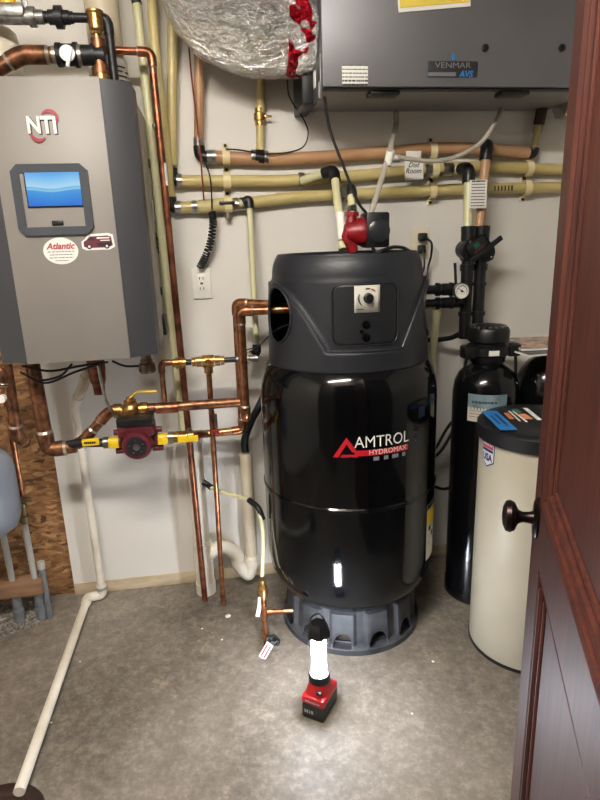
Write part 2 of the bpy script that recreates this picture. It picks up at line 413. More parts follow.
def screenmat():
    m = bpy.data.materials.new('touchscreen'); m.use_nodes = True; nt = m.node_tree; b = nt.nodes['Principled BSDF']
    tc = nt.nodes.new('ShaderNodeTexCoord'); sp = nt.nodes.new('ShaderNodeSeparateXYZ'); nt.links.new(tc.outputs['Generated'], sp.inputs[0])
    wv = nt.nodes.new('ShaderNodeTexWave'); wv.inputs['Scale'].default_value = .35; wv.inputs['Distortion'].default_value = 1; wv.bands_direction = 'X'
    nt.links.new(tc.outputs['Generated'], wv.inputs['Vector'])
    ma = nt.nodes.new('ShaderNodeMath'); ma.operation = 'MULTIPLY_ADD'; ma.inputs[1].default_value = .07; nt.links.new(wv.outputs['Fac'], ma.inputs[0]); nt.links.new(sp.outputs['Z'], ma.inputs[2])
    r = nt.nodes.new('ShaderNodeValToRGB'); e = r.color_ramp.elements
    e[0].position = 0; e[0].color = s2l((36,112,216))+(1,); e[1].position = 1; e[1].color = s2l((96,178,246))+(1,)
    for p, c in ((.28,(52,140,226)), (.47,(70,160,230)), (.50,(150,210,240)), (.56,(110,190,235)), (.60,(184,226,250)), (.8,(140,205,250))):
        x = e.new(p); x.color = s2l(c)+(1,)
    nt.links.new(ma.outputs[0], r.inputs['Fac'])
    b.inputs['Base Color'].default_value = (.01,.02,.04,1); b.inputs['Roughness'].default_value = .2
    nt.links.new(r.outputs['Color'], b.inputs['Emission Color']); b.inputs['Emission Strength'].default_value = .42
    return m
a0, a1 = bp(24,172), bp(84,206)
bm = B(); box(bm, ((a0[0]+a1[0])/2, Y_-.004, (a0[1]+a1[1])/2), (a1[0]-a0[0]+.004, .006, a0[1]-a1[1]+.004), .001); obj('screen_frame', bm, blackp, sb)
obj('touchscreen', box(B(), ((a0[0]+a1[0])/2, Y_-.006, (a0[1]+a1[1])/2), (a1[0]-a0[0]-.004, .004, a0[1]-a1[1]-.004)), screenmat(), bt, label='lit blue touchscreen showing a wave')
a = bp(58,223); bm = B(); box(bm, (a[0], Y_-.004, a[1]), (.034,.006,.015), .002); up = obj('usb_port', bm, blackp, sb)
# NTI emblem
o_ = bp(42,126)
bm = txt('NTI', .064, flat((o_[0], Y_-.001, o_[1]), X1, Z1), bold=.002, sx=.82); e = bmesh.ops.extrude_face_region(bm, geom=bm.faces[:]);
for v in [g for g in e['geom'] if isinstance(g, bmesh.types.BMVert)]: v.co.y -= .003
em = obj('emblem', bm, mat('emblem_silver', (208,206,200), .35, .2), bt, label='silver NTI letters', smooth_=False)
obj('emblem_outline', txt('NTI', .064, flat((o_[0]+.002, Y_-.0006, o_[1]-.002), X1, Z1), bold=.0035, sx=.82), ink, em)
def arcpoly(cx, cz, rx, rz, a0, a1, w, n=14):
    pts = []
    for i in range(n+1):
        t = math.radians(a0+(a1-a0)*i/n); ww = w*math.sin(PI*i/n)**.6*.5
        pts.append((cx+(rx+ww)*math.cos(t), cz+(rz+ww)*math.sin(t)))
    for i in range(n, -1, -1):
        t = math.radians(a0+(a1-a0)*i/n); ww = w*math.sin(PI*i/n)**.6*.5
        pts.append((cx+(rx-ww)*math.cos(t), cz+(rz-ww)*math.sin(t)))
    return pts
def strip(bm, mapf, pts):
    n = len(pts)//2; vs = [bm.verts.new(mapf(*p)) for p in pts]
    for i in range(n-1):
        try: bm.faces.new((vs[i], vs[i+1], vs[2*n-2-i], vs[2*n-1-i]))
        except ValueError: pass
bm = B(); sm = flat((o_[0], Y_-.0045, o_[1]), X1, Z1)
strip(bm, sm, arcpoly(.024, .020, .022, .020, 160, -40, .011)); strip(bm, sm, arcpoly(-.012, -.020, .020, .020, 170, 330, .011))
islands('emblem_swoosh', bm, mat('swoosh_red', (140,30,44), .4), em)
# stickers
c0 = bp(61,251); mp_ = flat((c0[0], Y_-.0015, c0[1]), X1, Z1)
bm = B(); poly(bm, mp_, [(.052*math.cos(t*PI/20), .040*math.sin(t*PI/20)) for t in range(40)])
st = obj('oval_sticker', bm, mat('sticker_white', (222,220,212), .5), bt, label='round white sticker with red script')
m2_ = flat((c0[0], Y_-.0022, c0[1]), X1, Z1)
obj('sticker_script', txt('Atlantic', .026, lambda a,b: m2_(a, b+.014), bold=.0008, shear=.3), mat('sticker_red', (170,50,60), .5), st)
bm = B()
for k, w in enumerate((.04, .034, .036, .02)): scribble(bm, m2_, -w, w, -.002-.009*k, .0028, k)
obj('sticker_text', bm, mat('sticker_grey', (120,120,126), .5), st)
c0 = bp(98,242); vm = flat((c0[0], Y_-.0015, c0[1]), X1, Z1); vm2 = flat((c0[0], Y_-.0022, c0[1]), X1, Z1)
van = [(-.044,-.014),(-.044,.002),(-.034,.008),(-.024,.019),(.03,.021),(.042,.017),(.045,-.012),(.03,-.019),(.02,-.019),(-.018,-.019),(-.034,-.019)]
bm = B(); poly(bm, vm, [(x*1.12, z*1.25) for x, z in van]); vs_ = obj('van_sticker', bm, MATS['sticker_white'], bt, label='van-shaped sticker, dark red with white outline')
bm = B(); poly(bm, vm2, [(x*.98, z*.9) for x, z in van]); obj('van_print', bm, mat('van_print', (96,34,46), .5), vs_)
bm = B(); vm3 = flat((c0[0], Y_-.003, c0[1]), X1, Z1); poly(bm, vm3, [(-.03,.006),(-.022,.014),(-.01,.015),(-.01,.005)]); poly(bm, vm3, [(.002,-.012),(-.005,-.003),(.04,-.001),(.042,-.012)])
for sx_ in (-.027, .026): poly(bm, vm3, [(sx_+.008*math.cos(t*PI/8), -.013+.008*math.sin(t*PI/8)) for t in range(16)])
obj('van_detail', bm, mat('van_dark', (28,28,44), .5), vs_)
bm = B(); quad(bm, vm3, -.002, .010, .036, .014); quad(bm, vm3, .008, .003, .036, .006)
for sx_ in (-.027, .026): poly(bm, flat((c0[0], Y_-.0036, c0[1]), X1, Z1), [(sx_+.004*math.cos(t*PI/6), -.013+.004*math.sin(t*PI/6)) for t in range(12)])
obj('van_lettering', bm, MATS['sticker_white'], vs_)
# stubs below the boiler
a = P(146,356,-.3); bm = B()
turned(bm, a+Z1*.01, a-Z1, [(0,.018), (.02,.018), (.022,.022), (.035,.022), (.037,.028), (.062,.03), (.07,.026), (.072,.005)])
obj('outlet_stub', bm, mat('stub_metal', (150,130,110), .4, .8, scale=40, rgb2=(90,74,60)), bt)
# ------------------------------------------------------------------ ABOVE THE BOILER
bt2 = [P(-22,17,-.28), P(0,17,-.28), P(95,16,-.28), P(108,26,-.28), P(110,78,-.28)]
g0, g1, g2 = P(36,17,-.28), P(102,14,-.28), P(111,78,-.28)
gp = run('gas_pipe', 'black iron gas pipe with a union, running above the boiler and elbowing down into it', 'pipe', [g0, V(P(107,15,-.28).x,-.28,g0.z), V(P(107,15,-.28).x+.003,-.28,1.985)], .0135, blackf, .03)
u = P(57,16,-.28); u.z = g0.z; bm = B(); bands(bm, u-X1*.04, X1, [(0,.012,.017), (.015,.02,.021), (.035,.022,.032), (.057,.02,.02), (.078,.01,.017)]); obj('union', bm, blackf, gp)
alum = mat('cast_aluminium', (168,168,164), .4, .8, scale=50, rgb2=(120,120,118))
gv = thing('gas_valve', 'cast metal gas valve with a yellow cap at the end of the black gas pipe', 'valve', P(12,24,-.28))
cpt = P(10,17,-.28); cpt.z = g0.z; bm = B()
bands(bm, cpt-X1*.12, X1, [(0,.19,.022)]); box(bm, cpt+V(-.005,0,.012), (.11,.06,.04), .012)
bands(bm, cpt+X1*.055, X1, [(0,.02,.028), (.02,.024,.02)])
obj('valve_body', bm, alum, gv)
obj('valve_cap', turned(B(), cpt+V(.0,0,.03), cpt+V(.0,0,.2), [(0,.024), (.035,.024), (.037,.018), (.05,.018)], 12), yellow, gv)
bm = B(); box(bm, cpt+V(.05,-.01,.035), (.02,.01,.035), .003); obj('test_port', bm, alum, gv)
# vent pipes
a = P(0,60,-.16)
vp = thing('vent_pipe', 'short capped white plastic air pipe on top of the boiler at the left edge', 'pipe', V(a.x, a.y, 1.95))
obj('pipe', turned(B(), V(a.x, a.y, 1.935), V(a.x, a.y, 3), [(0,.066), (.215,.066), (.24,.060), (.255,.042), (.26,.01)]), pvc, vp)
a = P(103,20,-.14)
vp = thing('vent_pipe', 'tall cream plastic flue pipe rising behind the black gas elbow', 'pipe', V(a.x, a.y, 1.94))
obj('pipe', cyl(B(), V(a.x, a.y, 1.95), V(a.x, a.y, H), .056), pvcd, vp)
obj('coupling', bands(B(), V(a.x, a.y, 1.95), Z1, [(0,.15,.064)]), mat('pvc_grey', (196,192,182), .4), vp)
bm = B()
for k in range(7):
    z = 1.99+.014*k
    for j in range(-3, 14):
        if random.random() < .75:
            t = math.radians(-90+j*6); rr_ = .0655
            box(bm, V(a.x+rr_*math.cos(t), a.y+rr_*math.sin(t), z), (.002,.006,.004), 0, Matrix.Rotation(t, 3, 'Z'))
obj('print', bm, ink, vp)
# big copper line with flow valve
Yc = -.30
cz = P(60,55,Yc).z
k0 = [P(-25,82,Yc), P(2,66,Yc), P(22,57,Yc), P(100,55,Yc)]
k0[2].z = k0[3].z = cz
cs = run('copper_supply_pipe', 'thick copper pipe with black check valve running above the boiler top', 'pipe', k0, .0235, copper_old, .05, 1.15, ring=solder)
bm = B(); b0 = V(P(57,55,Yc).x, Yc, cz)
bands(bm, b0, X1, [(0,.014,.034), (.014,.04,.031), (.052,.012,.036), (.075,.03,.029), (.105,.010,.034), (.115,.03,.027)])
obj('check_valve', bm, blackf, cs)
bm = B(); bands(bm, b0, X1, [(-.09,.012,.0255), (-.012,.012,.026), (.064,.01,.03)]); islands('coupling', bm, solder, cs)
dl = P(67,53,Yc-.05)
dh = obj('dial', turned(B(), dl+V(0,.014,0), dl-Y1, [(0,.012), (.006,.022), (.014,.023), (.016,.017)]), mat('dial_white', (225,225,225), .35), cs)
bm = B(); box(bm, dl+V(.006,-.006,-.012), (.011,.012,.058), .003, Matrix.Rotation(.3, 3, 'Y')); obj('dial_lever', bm, MATS['dial_white'], dh)
# vertical brass air vent
a = V(P(99,55,Yc).x, Yc, cz)
av = thing('air_vent', 'brass automatic air vent standing on the copper tee above the boiler', 'vent', a+Z1*.02)
obj('tee', bands(B(), a-Z1*.055, Z1, [(0,.10,.021), (.0,.02,.027)]), copper_old, av)
obj('vent_body', turned(B(), a+Z1*.045, a+Z1, [(0,.011), (.012,.011), (.014,.016), (.02,.017), (.026,.022), (.066,.023), (.070,.027), (.076,.027), (.080,.018), (.084,.008)]), brass, av)
bm = B(); bands(bm, a-Z1*.07, Z1, [(0,.022,.024)]); obj('union_nut', bm, brass, av)
# thin copper discharge pipe
t0, t1 = P(88,53,-.17), P(152,53,-.17); zb = .006
t0 = V(P(85,53,-.21).x, -.21, 2.117)
cx1 = P(205,600,-.17).x
tp = [t0, V(t1.x, -.17, 2.122), V(t1.x+.003, -.17, 2.09), V(P(180,330,-.17).x, -.17, 1.186), V(cx1, -.17, .012)]
dp = run('copper_discharge_pipe', 'long straight copper pipe dropping from above the boiler to just above the floor', 'pipe', [t0, V(t1.x-.002,-.172,2.122), V(cx1,-.17,.012)], .0125, copper, .03, 1.22, ring=solder)
lt = lambda z: V(t1.x+(cx1-t1.x)*(2.122-z)/2.11, -.17, z)
obj('tag_band', tube(B(), [lt(1.775), lt(1.70)], .0133), paper, dp, label='white wrap label on the pipe')
# ------------------------------------------------------------------ PEX ON THE WALL
rP = .0235
def pexrun(label, pts, r, m, **k): return run('pex_pipe', label, 'pipe', pts, r, m, **k)
yb = -.03
A1 = [P(199,-12,yb-.03), P(198,50,yb-.02), P(200,157,yb), P(285,159,yb), P(380,153,yb), P(450,148,yb), P(533,151,yb)]
def elbow_black(parent, pts, r, name='elbow'):
    return obj(name, tube(B(), fillet(pts, r*1.2), r), blackp, parent)
t = thing('pex_pipe', 'tan plastic pipe, topmost of the three long pipes along the back wall', 'pipe', P(280,158,yb))
obj('pipe', tube(B(), smooth([P(212,157,yb), P(285,159,yb), P(380,153,yb), P(450,148,yb), P(528,153,yb)], 8), rP), pexo, t)
obj('riser', tube(B(), smooth([P(199,-14,yb-.03), P(199,60,yb-.02), P(199,144,yb)]), .0185), pexo, t)
elbow_black(t, [P(199,146,yb), P(200,157,yb), P(213,157,yb)], .022)
bm = B(); tube(bm, [P(207,157,yb), P(216,157,yb)], .026); tube(bm, [P(199,138,yb), P(199,146,yb)], .021); tube(bm, [P(251,157,yb), P(256,157,yb)], .0265); tube(bm, [P(263,158,yb), P(268,158,yb)], .0265); islands('crimp_ring', bm, steel, t)
obj('tee', tube(B(), [P(255,157,yb), P(264,158,yb)], .027), blackp, t)
elbow_black(t, [P(527,153,yb), P(533,153,yb), P(534,148,yb)], .022)
t = thing('pex_pipe', 'yellow plastic pipe, middle of the three long pipes along the back wall', 'pipe', P(280,181,yb))
obj('pipe', tube(B(), smooth([P(178,181,yb), P(240,181,yb), P(300,180,yb), P(400,172,yb), P(470,167,yb), P(575,170,yb)]), rP*.93), pex, t)
obj('riser', tube(B(), smooth([P(173,-12,yb-.02), P(172,80,yb-.01), P(172,165,yb)]), .0185), pex, t)
elbow_black(t, [P(172,168,yb), P(173,180,yb), P(182,181,yb)], .020)
bm = B()
for x0, x1, yy in ((177,182,181), (298,304,179.5), (424,431,170.5), (442,452,169)): tube(bm, [P(x0,yy,yb), P(x1,yy,yb)], .0255)
islands('crimp_ring', bm, steel, t)
t = thing('pex_pipe', 'yellow plastic pipe, lowest of the three long pipes along the back wall', 'pipe', P(280,205,yb))
obj('pipe', tube(B(), smooth([P(177,208,yb), P(240,204,yb), P(300,197,yb), P(400,192,yb), P(470,189,yb), P(575,187,yb)]), rP*.93), pex, t)
obj('riser', tube(B(), smooth([P(151,-12,yb-.03), P(156,60,yb-.04), P(165,130,yb-.03), P(171,198,yb)]), .017), pex, t)
elbow_black(t, [P(171,197,yb), P(172,208,yb), P(178,208,yb)], .020)
bm = B()
for x0, x1, yy in ((175,181,208), (192,197,207), (233,238,204.5), (240,246,204), (337,343,195)): tube(bm, [P(x0,yy,yb), P(x1,yy-.3,yb)], .0248)
islands('crimp_ring', bm, steel, t)
obj('coupling', tube(B(), [P(199,207,yb), P(232,204.5,yb)], .0262), mat('coupling_yellow', (186,172,120), .45), t)
bm = B(); a, b = P(495,188.5,yb-.0245), P(512,188,yb-.0245)
for k in range(6): q_ = a.lerp(b, k/5); box(bm, q_, (.005, .002, .02))
obj('print', bm, ink, t)
# thin riser at far left (continues behind the copper pipe down to the yellow valve)
t = pexrun('pale plastic pipe sloping down the wall just right of the boiler', smooth([P(135,-10,-.06), P(145,80,-.06), P(160,220,-.06), P(172,330,-.06), P(180,400,-.06), P(185,438,-.06)]), .0155, pexg, corners=[])
obj('crimp_ring', tube(B(), [P(136,-1,-.06), P(137,4,-.06)], .0175), blackp, t)
obj('crimp_ring', tube(B(), [P(155.5,124,-.062), P(156.5,129,-.062)], .018), steel, t)
# riser with coupling above the tan pipe
t = pexrun('short yellow plastic riser with brass valve above the tan pipe, under the foil duct', [P(261,60,yb), P(260,150,yb)], .0155, pex, corners=[])
bm = B(); q_ = P(259.5,117,yb); bands(bm, q_-Z1*.03, Z1, [(0,.014,.017), (.018,.024,.022), (.046,.014,.017)]); box(bm, q_+V(.03,-.01,0), (.03,.006,.008), .002); obj('valve', bm, brass, t)
# branch down to the pump
t = pexrun('pale plastic pipe branching from the middle wall pipe down into the tank top', [P(302,181,yb-.02), P(334,170,-.14), P(343,250,-.34)], .0155, pexg, fit=1.35, fitm=blackp)
obj('tag', tube(B(), [P(340,213,-.30), P(343,240,-.33)], .0165), paper, t)
# right side
t = pexrun('slanted yellow plastic pipe with dark inline filter at the right end of the tan pipe', [P(534,148,yb), P(545,92,yb-.02)], .0135, pex, corners=[])
q0, q1 = P(537,133,yb), P(542,109,yb-.015); dv = (q1-q0); obj('strainer', bands(B(), q0, dv, [(0,.03,.016), (.03,.07,.022), (.10,.02,.016)]), mat('strainer', (70,48,40), .4, .4), t)
pale = mat('pex_cream', (214,200,160), .35)
Yk = -.16
t = pexrun('cream plastic pipe dropping from a black elbow into the left black valve port', [P(456,170,yb), P(469,168,Yk+.04), P(467.5,232,Yk)], .0185, pexg, fit=1.3, fitm=blackp)
t = pexrun('tan plastic pipe dropping from a black elbow into the right black valve port', [P(487,148,yb), P(487,145,Yk+.03), P(479,232,Yk)], .0185, pexo, fit=1.3, fitm=blackp)
tg = thing('hanging_tag', 'white printed tag strapped to the two cream pipes above the black valve', 'tag', P(477,208,Yk-.03))
a, b = P(470,180,Yk-.03), P(486,208,Yk-.03); bm = B(); box(bm, (a+b)/2, (b.x-a.x, .003, a.z-b.z), .0005); obj('card', bm, paper, tg)
bm = B(); mp_ = flat(((a.x+b.x)/2, a.y-.0025, (a.z+b.z)/2), X1, Z1)
for k in range(9): scribble(bm, mp_, -.028, .026, .046-.011*k, .0035 if k else .006, k+40)
obj('print', bm, ink, tg)
# clamps
def clamp(px, py, lab):
    c = P(px, py, yb)
    t = thing('pipe_clamp', lab, 'clamp', c-Z1*.05, 'yellow pipe clamps')
    bm = B(); n = 12
    for k in range(n):
        a0, a1 = PI*k/n, PI*(k+1)/n
        for rr_ in (0,): pass
        p0 = V(0, -math.sin(a0), math.cos(a0)); p1 = V(0, -math.sin(a1), math.cos(a1))
        vs = [bm.verts.new(c+p*r+X1*s) for (p, r, s) in ((p0,.0255,-.012), (p0,.0255,.012), (p1,.0255,.012), (p1,.0255,-.012))]
        ws = [bm.verts.new(c+p*r+X1*s) for (p, r, s) in ((p0,.031,-.014), (p0,.031,.014), (p1,.031,.014), (p1,.031,-.014))]
        bm.faces.new(ws); bm.faces.new(vs); bm.faces.new((vs[0],vs[3],ws[3],ws[0])); bm.faces.new((vs[1],vs[2],ws[2],ws[1]))
    cc_ = mat('clamp_cream', (222,206,160), .5); obj('strap', bm, cc_, t)
    for s in (1, -1): obj('tab', box(B(), c+V(0,yb*-1-.004,s*.04), (.024,.007,.024), .002), cc_, t)
    for s in (1, -1):
        q_ = c+V(0, -yb-.008, s*.043); obj('screw', turned(B(), q_, q_-Y1, [(0,.006), (.004,.006), (.006,.002)], 10), blackp, t)
for a in ((226,157,'cream clamp on the topmost wall pipe, left above the coil cord'), (227,181,'cream clamp on the middle wall pipe, left above the coil cord'), (228,205,'cream clamp on the lowest wall pipe, left above the coil cord'),
          (432,151,'cream clamp on the topmost wall pipe beside the handwritten tag'), (434,170,'cream clamp on the middle wall pipe beside the handwritten tag'), (432,191,'cream clamp on the lowest wall pipe below the handwritten tag'),
          (528,168.5,'cream clamp on the middle wall pipe next to the door edge'), (526,188,'cream clamp on the lowest wall pipe next to the door edge')): clamp(*a)
# handwritten tag
tg = thing('hanging_tag', 'white card with handwriting hanging on the wall pipes', 'tag', P(414,180,yb-.04))
bm = B(); a, b = P(405,160,yb-.035), P(423,180,yb-.035); box(bm, (a+b)/2, (b.x-a.x, .003, a.z-b.z), .0005, Matrix.Rotation(-.03,3,'Y'))
a2, b2 = P(406,151,yb-.032), P(421,159,yb-.032); box(bm, (a2+b2)/2, (b2.x-a2.x, .003, a2.z-b2.z), .0005)
obj('card', bm, paper, tg)
mp_ = flat((((a+b)/2).x, a.y-.0022, ((a+b)/2).z), X1, Z1)
obj('handwriting', txt('Dist', .026, lambda x,y: mp_(x-.004, y+.018), bold=.0003, shear=.4), ink, tg); obj('handwriting', txt('Room', .026, lambda x,y: mp_(x-.004, y-.004), bold=.0003, shear=.3), ink, tg)
# ball valve bleed below the lowest pipe at left, vertical white pex to tank side
t = thing('drain_cock', 'small metal drain cock hanging from the lowest wall pipe', 'valve', P(227,216,yb))
q_ = P(227,206,yb-.01); bm = B(); bands(bm, q_-Z1*.045, Z1, [(0,.02,.011), (.02,.03,.008)]); obj('spout', bm, steel, t)
bm = B(); box(bm, q_+V(0,-.02,.01), (.06,.01,.012), .003); obj('handle', bm, blackp, t)
run('pex_pipe', 'thin pale plastic pipe dropping straight from the lowest wall pipe left of the tank', 'pipe', [P(240,205,-.06), P(249,199,-.07), P(257,353,-.12), P(247,356,-.14)], .0115, pexg, fit=1.5, fitm=blackp)
# ------------------------------------------------------------------ OUTLETS
def outlet(cx, cz, lab, m, cover):
    t = thing('wall_outlet', lab, 'outlet', (cx, 0, cz-.06))
    obj('cover_plate', box(B(), (cx, -.005, cz), (.076, .01, .122), .004), m, t)
    if cover: obj('switch_insert', box(B(), (cx, -.011, cz), (.034, .006, .068), .002), m, t)
    bm = B()
    for s in (1, -1):
        box(bm, (cx-.007, -.0145 if cover else -.0115, cz+s*.02), (.003,.002,.010)); box(bm, (cx+.007, -.0145 if cover else -.0115, cz+s*.02), (.003,.002,.010))
    if cover: box(bm, (cx, -.0145, cz), (.010,.003,.008))
    obj('slots', bm, ink, t); return t
outlet(-.047, 1.345, 'white outlet plate under the black coiled cord', white, True)
outlet(.857, 1.469, 'beige outlet plate with two black plugs, right of the tank hood', mat('outlet_beige', (216,206,180), .45), False)
pg = thing('power_plug', 'black plug and cord in the top socket of the beige outlet', 'plug', (.862,-.03,1.49), 'black plugs in the beige outlet')
bm = B(); box(bm, (.862,-.028,1.495), (.032,.04,.032), .007); obj('plug', bm, blackr, pg)
obj('cord', tube(B(), smooth([V(.868,-.045,1.49), V(.885,-.07,1.47), V(.888,-.06,1.42), V(.878,-.05,1.36), V(.872,-.07,1.30), V(.85,-.09,1.25)]), .0045, 8), blackr, pg)
pg = thing('power_plug', 'black plug and cord in the bottom socket of the beige outlet', 'plug', (.86,-.03,1.44), 'black plugs in the beige outlet')
bm = B(); box(bm, (.86,-.025,1.446), (.03,.034,.034), .007); obj('plug', bm, blackr, pg)
obj('cord', tube(B(), smooth([V(.86,-.04,1.435), V(.862,-.055,1.40), V(.84,-.10,1.36), V(.79,-.16,1.33)]), .004, 8), blackr, pg)
# coil cord
path = smooth([P(212,212,-.05), P(213,222,-.055), P(211,240,-.055), P(206,255,-.05), P(200,267,-.03)], 40); hel = []
L_ = len(path)
for i, p in enumerate(path):
    ph = i*2*PI/7.2; d = (path[min(i+1,L_-1)]-path[max(i-1,0)]).normalized(); x, y = frame(d)
    hel.append(p+(x*math.cos(ph)+y*math.sin(ph))*.012)
tag(obj('coiled_cord', tube(B(), smooth(hel, 2), .0035, 6), blackr), 'black coiled cord hanging above the white outlet', 'cord')
tag(obj('control_wire', tube(B(), smooth([P(187,-8,-.05), P(190,60,-.06), P(199,140,-.08), P(202,175,-.08), P(204,200,-.06)]), .0035, 6), mat('wire_red', (120,56,44), .5)), 'thin reddish brown wire running down beside the tan riser', 'wire')
tag(obj('control_wire', tube(B(), smooth([P(201,156,-.075), P(208,170,-.07), P(211,185,-.07), P(212,210,-.06)]), .0028, 6), blackr), 'short black wire feeding the coiled cord', 'wire')
tag(obj('control_wire', tube(B(), smooth([P(287,80,-.2), P(290,98,-.12), P(304,120,-.06), P(308,135,-.05), P(300,149,-.05), P(270,154,-.065), P(240,150,-.06), P(226,149,-.065)]), .0028, 6), blackr), 'black wire looping below the foil duct to the tan pipe', 'wire')
# ------------------------------------------------------------------ ERV
ex0, ex1, ez0, ez1, ey = .392, 1.37, 1.97, 2.46, -.377
ev = thing('ventilation_unit', 'grey metal ventilation unit mounted high on the wall with nameplate', 'ventilator', ((ex0+ex1)/2, 0, ez0))
ervm = mat('erv_grey', (118,118,121), .42, .45, scale=3, rgb2=(112,112,115), bump=.02, bscale=700)
ervd = mat('erv_underside', (150,151,154), .5, .4)
obj('housing', box(B(), ((ex0+ex1)/2, (ey+.008)/2, (ez0+ez1)/2), (ex1-ex0, -ey-.016, ez1-ez0), .002), ervd, ev)
fp = obj('front_cover', box(B(), ((ex0+ex1)/2, ey, (ez0+ez1)/2+.001), (ex1-ex0+.006, .014, ez1-ez0+.004), .003), ervm, ev)
bm = B(); box(bm, ((ex0+ex1)/2, ey+.02, ez0-.003), (ex1-ex0, .03, .006), .001); obj('hinge_strip', bm, blackf, ev)
# side bracket and collar
bm = B(); box(bm, (ex0-.02, -.12, ez0+.13), (.05, .22, .30), .004); obj('duct_box', bm, blackp, ev)
bm = B(); box(bm, (ex0-.004, -.20, ez0+.04), (.006, .32, .12), .001); box(bm, (ex0-.008, -.34, ez0-.005), (.012,.05,.05), .002); obj('bracket', bm, mat('erv_bracket', (108,108,110), .45, .6), ev)
obj('bracket_label', box(B(), (ex0-.009, -.27, ez0+.045), (.003, .03, .05)), paper, ev)
for px_ in (485, 562):
    q_ = P(px_, 48, ey-.008); obj('screw', turned(B(), q_, q_-Y1, [(0,.0115), (.004,.0115), (.006,.006), (.0065,.001)], 16), blackp, ev)
a, b = P(428,61,ey-.01), P(477,77,ey-.01); c0 = (a+b)/2; c0.y = ey-.009
npn = obj('nameplate', box(B(), c0, (b.x-a.x, .005, a.z-b.z), .001), mat('nameplate_dark', (58,58,62), .35, .4), ev)
mp_ = flat((c0.x, c0.y-.0032, c0.z), X1, Z1)
obj('nameplate_lettering', txt('VENMAR', .024, lambda x,y: mp_(x*1.3, y+.010), bold=0, sx=1.0), mat('lettering_silver', (150,150,152), .3, .5), npn)
bm = B(); quad(bm, mp_, -.085, -.022, .01, -.010); obj('nameplate_bar', bm, mat('bar_grey', (108,110,114), .4), npn)
obj('nameplate_suffix', txt('AVS', .026, lambda x,y: mp_(x+.045, y-.016), bold=.001, shear=.2), mat('lettering_blue', (52,120,180), .4), npn)
dm = flat((c0.x-.0, ey-.0115, c0.z+(a.z-b.z)/2+.01), X1, Z1)
obj('drop_logo', poly(B(), dm, [(0,.018),(.008,.004),(.006,-.008),(-.006,-.008),(-.008,.004)]), MATS['lettering_blue'], npn)
a, b = P(342,65,ey-.01), P(368,84,ey-.01); c0 = (a+b)/2; c0.y = ey-.0085
lb = obj('data_label', box(B(), c0, (b.x-a.x, .002, a.z-b.z)), paper, ev)
bm = B(); mp_ = flat((c0.x, c0.y-.0018, c0.z), X1, Z1)
for k in range(6): scribble(bm, mp_, -.042, .042, .026-.011*k, .003 if k < 4 else .005, k+9)
obj('label_print', bm, ink, lb)
a, b = P(398,-14,ey-.012), P(470,10,ey-.012)
yp = obj('notice_sheet', box(B(), V((a.x+b.x)/2+.0, ey-.010, (a.z+b.z)/2-.0), (b.x-a.x, .002, a.z-b.z), 0, Matrix.Rotation(-.09,3,'Y')), paper, ev, label='white sheet with yellow notice on the unit front')
ysh = V((a.x+b.x)/2, ey-.0125, (a.z+b.z)/2+.008); rt = Matrix.Rotation(-.09,3,'Y')
obj('yellow_border', box(B(), ysh, (b.x-a.x-.01, .0015, a.z-b.z-.008), 0, rt), mat('notice_yellow', (226,200,80), .6), yp)
bm = B(); w2 = (b.x-a.x)*.36
for s in (-1, 1): box(bm, ysh+V(s*w2*.62, -.0015, .016), (w2, .0015, a.z-b.z-.045), 0, rt)
obj('notice_print', bm, ink, yp)
bm = B()
a = P(383,93,-.34)
for px_, w, px1 in ((383,.10,0), (512,.10,0)):
    q_ = F(px_, 92, ez0-.004); q_.z = ez0-.010; box(bm, q_, (w, .06, .016), .003)
islands('latch_box', bm, blackp, ev)
bm = B(); q_ = F(378, 96, ez0-.02)
for k in range(4): box(bm, V(q_.x-.03+k*.022, q_.y, ez0-.019), (.013,.014,.004))
obj('terminal_slots', bm, ink, ev)
# silver foil end to the right below unit
def foil(name, sc_=26):
    m = bpy.data.materials.new(name); m.use_nodes = True; nt = m.node_tree; b = nt.nodes['Principled BSDF']
    b.inputs['Metallic'].default_value = 1; b.inputs['Roughness'].default_value = .16; b.inputs['Base Color'].default_value = (.75,.74,.73,1)
    tc = nt.nodes.new('ShaderNodeTexCoord'); mp = nt.nodes.new('ShaderNodeMapping'); mp.inputs['Scale'].default_value = (.7,1.6,1.6); mp.inputs['Rotation'].default_value = (0,.6,.3)
    nt.links.new(tc.outputs['Object'], mp.inputs['Vector'])
    n = nt.nodes.new('ShaderNodeTexNoise'); n.inputs['Scale'].default_value = 14; n.inputs['Detail'].default_value = 5
    ad = nt.nodes.new('ShaderNodeMix'); ad.data_type = 'RGBA'; ad.inputs['Factor'].default_value = .10
    nt.links.new(mp.outputs['Vector'], n.inputs['Vector']); nt.links.new(mp.outputs['Vector'], ad.inputs[6]); nt.links.new(n.outputs['Color'], ad.inputs[7])
    v = nt.nodes.new('ShaderNodeTexVoronoi'); v.feature = 'F1'; v.distance = 'EUCLIDEAN'; v.inputs['Scale'].default_value = sc_; nt.links.new(ad.outputs[2], v.inputs['Vector'])
    v2 = nt.nodes.new('ShaderNodeTexNoise'); v2.inputs['Scale'].default_value = sc_*3; v2.inputs['Detail'].default_value = 6; nt.links.new(ad.outputs[2], v2.inputs['Vector'])
    mm = nt.nodes.new('ShaderNodeMath'); mm.operation = 'ADD'; nt.links.new(v.outputs['Distance'], mm.inputs[0]); nt.links.new(v2.outputs['Fac'], mm.inputs[1])
    bp_ = nt.nodes.new('ShaderNodeBump'); bp_.inputs['Strength'].default_value = 1; bp_.inputs['Distance'].default_value = .02
    nt.links.new(mm.outputs[0], bp_.inputs['Height']); nt.links.new(bp_.outputs['Normal'], b.inputs['Normal'])
    return m, nt, b, n
foilm = foil('foil')[0]
